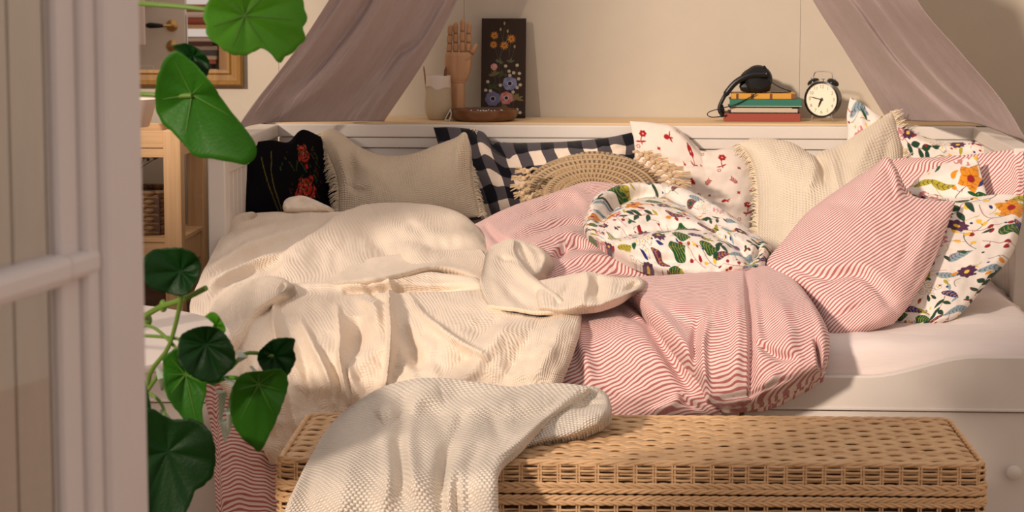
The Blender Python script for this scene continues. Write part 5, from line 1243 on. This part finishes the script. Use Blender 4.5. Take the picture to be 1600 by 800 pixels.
# braided bands: body top edge and lid bottom edge
def braid(z0, rad, amp, nm, n_=3, out=.004, tw=.05):
    V = []; F = []; off = 0; th = np.arange(6) * 2 * PI / 6
    for j in range(n_):
        a = q / tw * 2 * PI + j * 2 * PI / n_; cz = z0 + amp * np.sin(a); o_ = out + amp * .6 * np.cos(a)
        cx = X + Nn[:, 0] * o_; cy_ = Y_ + Nn[:, 1] * o_
        V.append(np.stack([cx[:, None] + Nn[:, 0:1] * (np.cos(th) * rad)[None], cy_[:, None] + Nn[:, 1:2] * (np.cos(th) * rad)[None], cz[:, None] + (np.sin(th) * rad)[None]], -1).reshape(-1, 3))
        i = np.arange(NS); i2 = (i + 1) % NS
        for k in range(6): F.append(np.stack([i * 6 + k, i2 * 6 + k, i2 * 6 + (k + 1) % 6, i * 6 + (k + 1) % 6], -1) + off)
        off += NS * 6
    V = np.vstack(V) @ np.array([[axx.x, axx.y, 0], [axy.x, axy.y, 0], [0, 0, 1]]) + np.array([fl_.x, fl_.y, 0])
    o = link_mesh(nm, V, np.vstack(F), M_WICK, tr); return o
braid(TZ - LIDH - .0075, .0030, .0030, 'body_braid'); braid(TZ - LIDH - .0165, .0030, .0030, 'body_braid', tw=-.05)
braid(TZ - LIDH + .0055, .0032, .0030, 'lid_braid', tw=.06); braid(TZ - LIDH + .015, .0032, .0030, 'lid_braid', tw=-.06)
rows = []; z = TZ - LIDH + .0235; k = 0
while z < TZ - .010: rows.append((z, .0027, .0040, (k % 2) * PI)); z += .0054; k += 1
V, F = ring_tubes(rows, 'l'); o = link_mesh('lid_side_strand', V, F, M_WICK, tr); o['kind'] = 'stuff'
braid(TZ - .007, .0038, .0022, 'lid_edge', out=-.003, tw=.08)
# upright stakes, in pairs, over front, sides and back
def stake(s_, z0, z1, par, nm):
    i = int(round(s_ / Ls * NS)) % NS; mb = MB()
    for d in (-.0024, .0024):
        t = Vector((-Nn[i, 1], Nn[i, 0], 0)); b = Vector((X[i], Y_[i], 0)) + t * d + Vector((Nn[i, 0], Nn[i, 1], 0)) * .0016
        nz = max(2, int((z1 - z0) / .04)); mb.tube([M_T @ (b + Vector((0, 0, z0 + (z1 - z0) * k / nz))) for k in range(nz + 1)], .0021, 5, False)
    return mb.build(nm, M_WICK, par, True)
for k in range(nst):
    s_ = (k + .5) * Ls / nst; i = int(round(s_ / Ls * NS)) % NS
    stake(s_, .004, TZ - LIDH - .022, tr, 'stake')
    stake(s_, TZ - LIDH + .02, TZ - .010, tr, 'stake')
# lid top: strands along the length riding over ribs in groups
V = []; F = []; off = 0; sides = 5; th = np.arange(sides) * 2 * PI / sides
y = .008; row = 0; xs_ = np.arange(.004, TW - .004, PITCH_ / 7); npts = len(xs_)
while y < TD - .004:
    grp = (row // 5) % 2; ed = min(y, TD - y)
    r = .0032 * (1 + .12 * math.sin(row * 2.3)); amp = .0030
    ph = grp * PI
    drop = .006 * (1 - min(1, ed / .02)) ** 2
    cz = TZ - .008 + amp * np.cos(PI * xs_ / PITCH_ + ph) * .9 + .0006 * np.sin(xs_ * 40 + row * 1.7) - drop - .010 * (1 - np.clip(np.minimum(xs_, TW - xs_) / .03, 0, 1)) ** 2
    cy_ = y + .0011 * np.sin(PI * xs_ / PITCH_ * 1.0 + row * .9) + .0006 * np.sin(xs_ * 23 + row)
    V.append(np.stack([xs_[:, None] + 0 * th[None], cy_[:, None] + (np.cos(th) * r)[None], cz[:, None] + (np.sin(th) * r * .85)[None]], -1).reshape(-1, 3))
    i = np.arange(npts - 1)
    for k in range(sides): F.append(np.stack([i * sides + k, (i + 1) * sides + k, (i + 1) * sides + (k + 1) % sides, i * sides + (k + 1) % sides], -1) + off)
    off += npts * sides; y += .0050; row += 1
V = np.vstack(V) @ np.array([[axx.x, axx.y, 0], [axy.x, axy.y, 0], [0, 0, 1]]) + np.array([fl_.x, fl_.y, 0])
o = link_mesh('lid_top_strand', V, np.vstack(F)[:, ::-1].copy(), M_WICK, tr); o['kind'] = 'stuff'

# ================================================================ knitted throw over the trunk
M_KNIT = cloth_base('knit_wool', (.76, .66, .53, 1)); n = N(M_KNIT); uvv, u, v = n.uv()
kp = .0092
row_ = n.math('FLOOR', n.math('DIVIDE', v, kp * .62)); sh = n.math('MULTIPLY', n.math('MODULO', row_, 2.0), .5)
cu_ = n.math('SINE', n.math('MULTIPLY', n.math('ADD', n.math('DIVIDE', u, kp), sh), 2 * PI)); cv_ = n.math('ABSOLUTE', n.math('SINE', n.math('MULTIPLY', v, PI / (kp * .62))))
h = n.math('MULTIPLY', n.math('POWER', n.math('ADD', n.math('MULTIPLY', cu_, .5), .5), .6), n.math('POWER', cv_, .6))
fz = n.noise(n.scale(uvv, (900, 900, 1)), 1.0, 2); hh = n.math('ADD', h, n.math('MULTIPLY', fz, .25))
n.bump(hh, .0030, 1.0); n.base(n.mix(h, (.78, .67, .54, 1), (.93, .87, .78, 1)))  # shade in the stitch recesses put into the colour: low parts tinted darker
YT = lin([585, 600, 640, 690, 725, 745, 800, 900], [-2.30, -2.33, -2.42, -2.60, -2.71, -2.765, -2.79, -2.79])
st = [([(600, 620), (640, 604), (690, 598)], .010, 14), ([(592, 655), (606, 645), (618, 655)], .026, 13), ([(640, 645), (660, 625), (690, 615)], .024, 15), ([(645, 650), (640, 690), (650, 760)], .016, 12), ([(628, 650), (622, 700), (628, 780)], -.022, 12), ([(700, 660), (740, 640), (800, 632), (850, 625)], .022, 15), ([(675, 640), (690, 670), (690, 720), (672, 790)], -.012, 13),
      ([(725, 650), (705, 690), (692, 740), (690, 820)], -.026, 11), ([(715, 680), (700, 720), (696, 800)], .012, 7), ([(745, 700), (730, 740), (735, 800)], -.010, 10), ([(900, 615), (860, 650), (815, 690), (775, 715)], .014, 8, .6), ([(560, 700), (540, 760), (530, 830)], .010, 20), ([(500, 690), (480, 750), (470, 820)], -.008, 16), ([(800, 660), (840, 650), (880, 640)], -.010, 10), ([(715, 740), (712, 780), (716, 840)], -.016, 6), ([(770, 650), (775, 670), (790, 690)], -.01, 12), ([(600, 680), (610, 730), (600, 800)], .012, 12)]
K1 = sheet_layer([(546, 634), (590, 606), (640, 592), (700, 590), (760, 598), (800, 603), (850, 597), (905, 600), (922, 606)], [(922, 606), (895, 628), (855, 655), (812, 700), (780, 730), (776, 770), (782, 880)], [(425, 890), (520, 892), (650, 892), (782, 880)], [(546, 634), (510, 668), (482, 712), (458, 760), (440, 806), (425, 890)],
   YT, st, nu=300, nv=230, noise=(.004, 45), roll=.02, rollw=.05, uvk=.4, seed=80, gain=1.5, dy=-.075, rot=.05)
K2 = sheet_layer([(780, 655), (830, 628), (880, 608), (920, 601), (946, 612), (955, 632)], [(955, 632), (954, 650), (940, 664)], [(785, 715), (805, 704), (850, 690), (900, 680), (940, 664)], [(780, 655), (775, 690), (785, 715)],
   lin([595, 640, 720], [-2.30, -2.44, -2.66]), [([(900, 640), (925, 632), (948, 632)], -.018, 5), ([(905, 660), (930, 652), (948, 644)], .012, 8), ([(890, 620), (915, 608), (940, 616)], .012, 7), ([(905, 632), (925, 622), (940, 622)], -.012, 5)],
   nu=150, nv=90, noise=(.003, 30), roll=.04, rollw=.14, uvk=.4, seed=81, gain=1.3, rot=-.5, dy=-.00, fn=lambda px, py, u, v: .02 * np.clip(np.sin(PI * v), 0, 1))
th_ = join_layers('knitted_throw', [K1, K2], M_KNIT)
tag(th_, 'chunky cream moss-stitch knitted throw draped over the wicker trunk', 'throw')

# ================================================================ trailing geranium in a slim glass vase
def leafmat(name, c1, c2, tr_):
    m = mat(name, c1, .5, 0, .35); n = N(m); p, *_ = n.pos(); g = n.noise(n.scale(p, (40, 40, 40)), 1.0, 3)
    n.base(n.mix(g, c1, c2)); n.bump(n.noise(n.scale(p, (220, 220, 220)), 1.0, 3), .0015, .5)
    t = n.n('ShaderNodeBsdfTranslucent'); t.inputs[0].default_value = tr_; mx = n.n('ShaderNodeMixShader'); mx.inputs[0].default_value = .35
    n.l(n.b.outputs[0], mx.inputs[1]); n.l(t.outputs[0], mx.inputs[2]); n.l(mx.outputs[0], m.node_tree.nodes['Material Output'].inputs[0]); return m
ML1 = leafmat('leaf_light', (.07, .27, .008, 1), (.11, .36, .014, 1), (.16, .50, .005, 1))
ML2 = leafmat('leaf_mid', (.022, .14, .005, 1), (.04, .20, .008, 1), (.06, .28, .004, 1))
ML3 = leafmat('leaf_dark', (.001, .035, .002, 1), (.005, .060, .005, 1), (.005, .06, .003, 1))
ML4 = leafmat('leaf_pale', (.55, .62, .52, 1), (.66, .70, .62, 1), (.5, .6, .4, 1))
M_STEM = mat('green_stem', (.12, .22, .03, 1), .5); M_VEIN = mat('leaf_vein', (.08, .20, .025, 1), .5)
gx, gy = A(122, 520, -2.9).x, -2.9
pl = thing('geranium', (gx, gy, .66), 'trailing green geranium stems with round scalloped leaves, out of focus at left', 'plant')
def gleaf(outline, hub, Y, m, tiltx=0.0, cup=.010, nl=7, veins=True, seed=0, tiltz=0.0, scallop=.028):
    C2 = spl(outline + [outline[0]], 97)[:-1]; r_ = random.Random(seed); V = []; F = []; NR = 10; na = len(C2)
    hx, hy = hub; ang = np.arctan2(C2[:, 1] - hy, C2[:, 0] - hx)
    order = np.arange(na)
    V.append(tuple(at(hx, hy, Y)))
    for j in range(1, NR + 1):
        t = j / NR
        for i in range(na):
            sc_i = 1 + scallop * (abs(math.sin(ang[i] * nl * 1.5 + seed)) - .6) * t ** 3
            x = hx + (C2[i, 0] - hx) * t * sc_i; y = hy + (C2[i, 1] - hy) * t * sc_i
            vein_ = .0022 * abs(math.sin(ang[i] * nl / 2 + seed)) * math.sin(PI * min(1, t * 1.1) * .8)
            dy = tiltx * (x - hx) / 1000 + tiltz * (y - hy) / 1000 + cup * t * t * (1 + .5 * math.sin(ang[i] * 3 + seed)) * -1 - vein_ * 2
            V.append(tuple(at(x, y, Y + dy)))
    for i in range(na):
        i2 = (i + 1) % na; F.append((0, 1 + i2, 1 + i))
        for j in range(NR - 1): F.append((1 + j * na + i, 1 + j * na + i2, 1 + (j + 1) * na + i2, 1 + (j + 1) * na + i))
    o = link_mesh('leaf', V, F, m, pl, True); s_ = o.modifiers.new('thick', 'SOLIDIFY'); s_.thickness = .0007
    if veins and m is not ML3:
        mb = MB()
        for k in range(nl):
            a = seed + k * 2 * PI / nl; d_ = np.abs(np.angle(np.exp(1j * (ang - a)))); i = int(np.argmin(d_)); pts = []
            for t in (0, .3, .6, .86):
                idx = 1 + (max(1, int(t * NR)) - 1) * na + i if t > 0 else 0
                pts.append(Vector(V[idx]) + Vector((0, -.0006, 0)))
            mb.tube(pts, [.0012, .0009, .0006, .0003], 5)
        mb.build('leaf_veins', M_VEIN if m is not ML3 else ML2, o, True)
    return o
gleaf([(322, 40), (318, 20), (335, -12), (370, -34), (420, -42), (462, -20), (476, 12), (479, 30), (474, 45), (476, 62), (462, 78), (448, 88), (436, 98), (424, 84), (408, 76), (385, 86), (360, 84), (338, 68), (324, 56)], (382, 24), -3.62, ML1, .25, .012, 7, True, 1)
gleaf([(243, 135), (250, 108), (270, 80), (300, 96), (330, 130), (350, 160), (378, 195), (398, 225), (398, 248), (385, 258), (360, 252), (325, 248), (300, 240), (278, 215), (252, 190), (243, 165)], (300, 148), -3.60, ML2, -.2, .014, 5, True, 3, .2)
gleaf([(268, 72), (290, 68), (312, 78), (326, 95), (325, 115), (316, 124), (300, 100), (280, 82)], (302, 88), -3.585, ML3, 0, .006, 5, False, 2)
gleaf([(224, 405), (236, 392), (258, 388), (285, 388), (305, 398), (314, 418), (306, 440), (294, 456), (280, 462), (262, 458), (240, 452), (226, 440), (222, 422)], (282, 424), -3.66, ML3, .2, .012, 7, True, 5)
gleaf([(278, 540), (282, 525), (298, 515), (320, 510), (342, 514), (356, 528), (366, 548), (366, 570), (352, 585), (338, 598), (318, 596), (296, 584), (280, 565)], (322, 538), -3.68, ML3, .1, .012, 9, True, 7)
gleaf([(406, 548), (424, 532), (440, 528), (460, 530), (458, 545), (462, 560), (456, 576), (446, 590), (430, 592), (412, 580), (402, 562)], (428, 556), -3.60, ML3, -.2, .01, 7, True, 9)
gleaf([(366, 600), (380, 584), (410, 580), (440, 578), (450, 596), (446, 618), (438, 640), (430, 660), (418, 685), (404, 706), (390, 694), (374, 680), (362, 655), (360, 625)], (404, 600), -3.62, ML2, .1, .014, 7, True, 11, .3)
gleaf([(254, 560), (275, 545), (300, 552), (318, 580), (322, 610), (316, 640), (318, 680), (300, 668), (275, 640), (258, 610)], (290, 585), -3.645, ML2, .2, .01, 7, True, 13)
gleaf([(222, 640), (240, 640), (268, 655), (300, 655), (325, 670), (336, 700), (334, 738), (322, 756), (305, 768), (292, 800), (270, 850), (232, 850), (226, 790), (218, 740), (216, 680)], (262, 706), -3.70, ML3, .15, .016, 7, True, 15)
gleaf([(216, 560), (228, 600), (238, 650), (246, 700), (230, 735), (210, 700), (205, 620)], (222, 640), -3.62, ML3, .1, .01, 5, False, 17)
gleaf([(320, 494), (330, 488), (340, 492), (352, 512), (350, 520), (338, 524), (330, 516), (334, 505)], (338, 508), -3.66, ML1, 0, .003, 5, False, 18, scallop=0)
# pale, curled blossom leaf
for k, (a, b, c_) in enumerate((((352, 590), (378, 598), (356, 640)), ((338, 610), (352, 600), (344, 662)), ((350, 640), (366, 636), (356, 682)), ((344, 655), (352, 650), (352, 690)), ((374, 548), (380, 552), (372, 566)), ((392, 572), (406, 580), (384, 582)), ((246, 575), (256, 590), (254, 610)), ((252, 640), (260, 650), (258, 668)))):
    o = MB().tube([A(*a, -3.60), A((a[0] + b[0]) / 2 + 3, (a[1] + b[1]) / 2 + 8, -3.61), A(*c_, -3.6)], [.003, .008, .002], 8, True, .25).build('pale_bract', ML4, pl, True)
def stem(pts, r, m=M_STEM):
    P = spl(pts, 26); MB().tube([A(a, b, Y) for a, b, Y in P], r, 8).build('stem', m, pl, True)
vx, vy = 122, 600
stem([(vx, 540, -2.9), (140, 560, -3.5), (180, 520, -3.52), (216, 500, -3.56), (250, 480, -3.6), (285, 468, -3.62), (322, 450, -3.64)], .0042)
stem([(284, 460, -3.655), (276, 500, -3.63), (262, 545, -3.61), (236, 580, -3.58), (224, 620, -3.55), (180, 640, -3.52), (vx, 545, -2.9)], .0032)
stem([(210, 504, -3.56), (240, 512, -3.58), (262, 530, -3.6), (290, 560, -3.62), (330, 600, -3.62)], .0024)
stem([(215, 524, -3.56), (250, 526, -3.58), (280, 530, -3.62), (310, 540, -3.66)], .0024)
stem([(226, 616, -3.56), (260, 580, -3.6), (320, 598, -3.6), (360, 575, -3.6), (385, 552, -3.6), (428, 556, -3.6)], .0028)
stem([(330, 600, -3.6), (360, 590, -3.6), (404, 600, -3.615)], .0032, ML1)
stem([(224, 620, -3.55), (236, 616, -3.58), (256, 640, -3.6), (262, 706, -3.69)], .0024)
stem([(vx, 545, -2.9), (130, 400, -3.5), (150, 120, -3.52), (180, 10, -3.54), (215, 6, -3.58), (280, 10, -3.6), (330, 16, -3.61), (382, 24, -3.615)], .0036)
stem([(vx, 545, -2.9), (128, 420, -3.5), (150, 230, -3.52), (180, 160, -3.54), (216, 147, -3.58), (260, 150, -3.59), (300, 149, -3.605)], .0034)
MB().ball(A(226, 500, -3.56), .011, .010, .011, 12, 8).build('bud', M_STEM, pl, True)
MB().ball(A(255, 478, -3.6), .006, .006, .009, 10, 7).build('bud', M_STEM, pl, True)
vs_ = thing('slim_glass_vase', (gx, gy, .6605), 'slim glass vase on the round white table, hidden behind the open sash', 'vase')
MB().lathe([(.001, 0), (.034, 0), (.036, .004), (.036, .12), (.030, .16), (.026, .20), (.0245, .20), (.0285, .16), (.034, .12), (.034, .008), (.001, .006)], 32, Matrix.Translation((gx, gy, .6605))).build('vase_glass', MG, vs_, True)
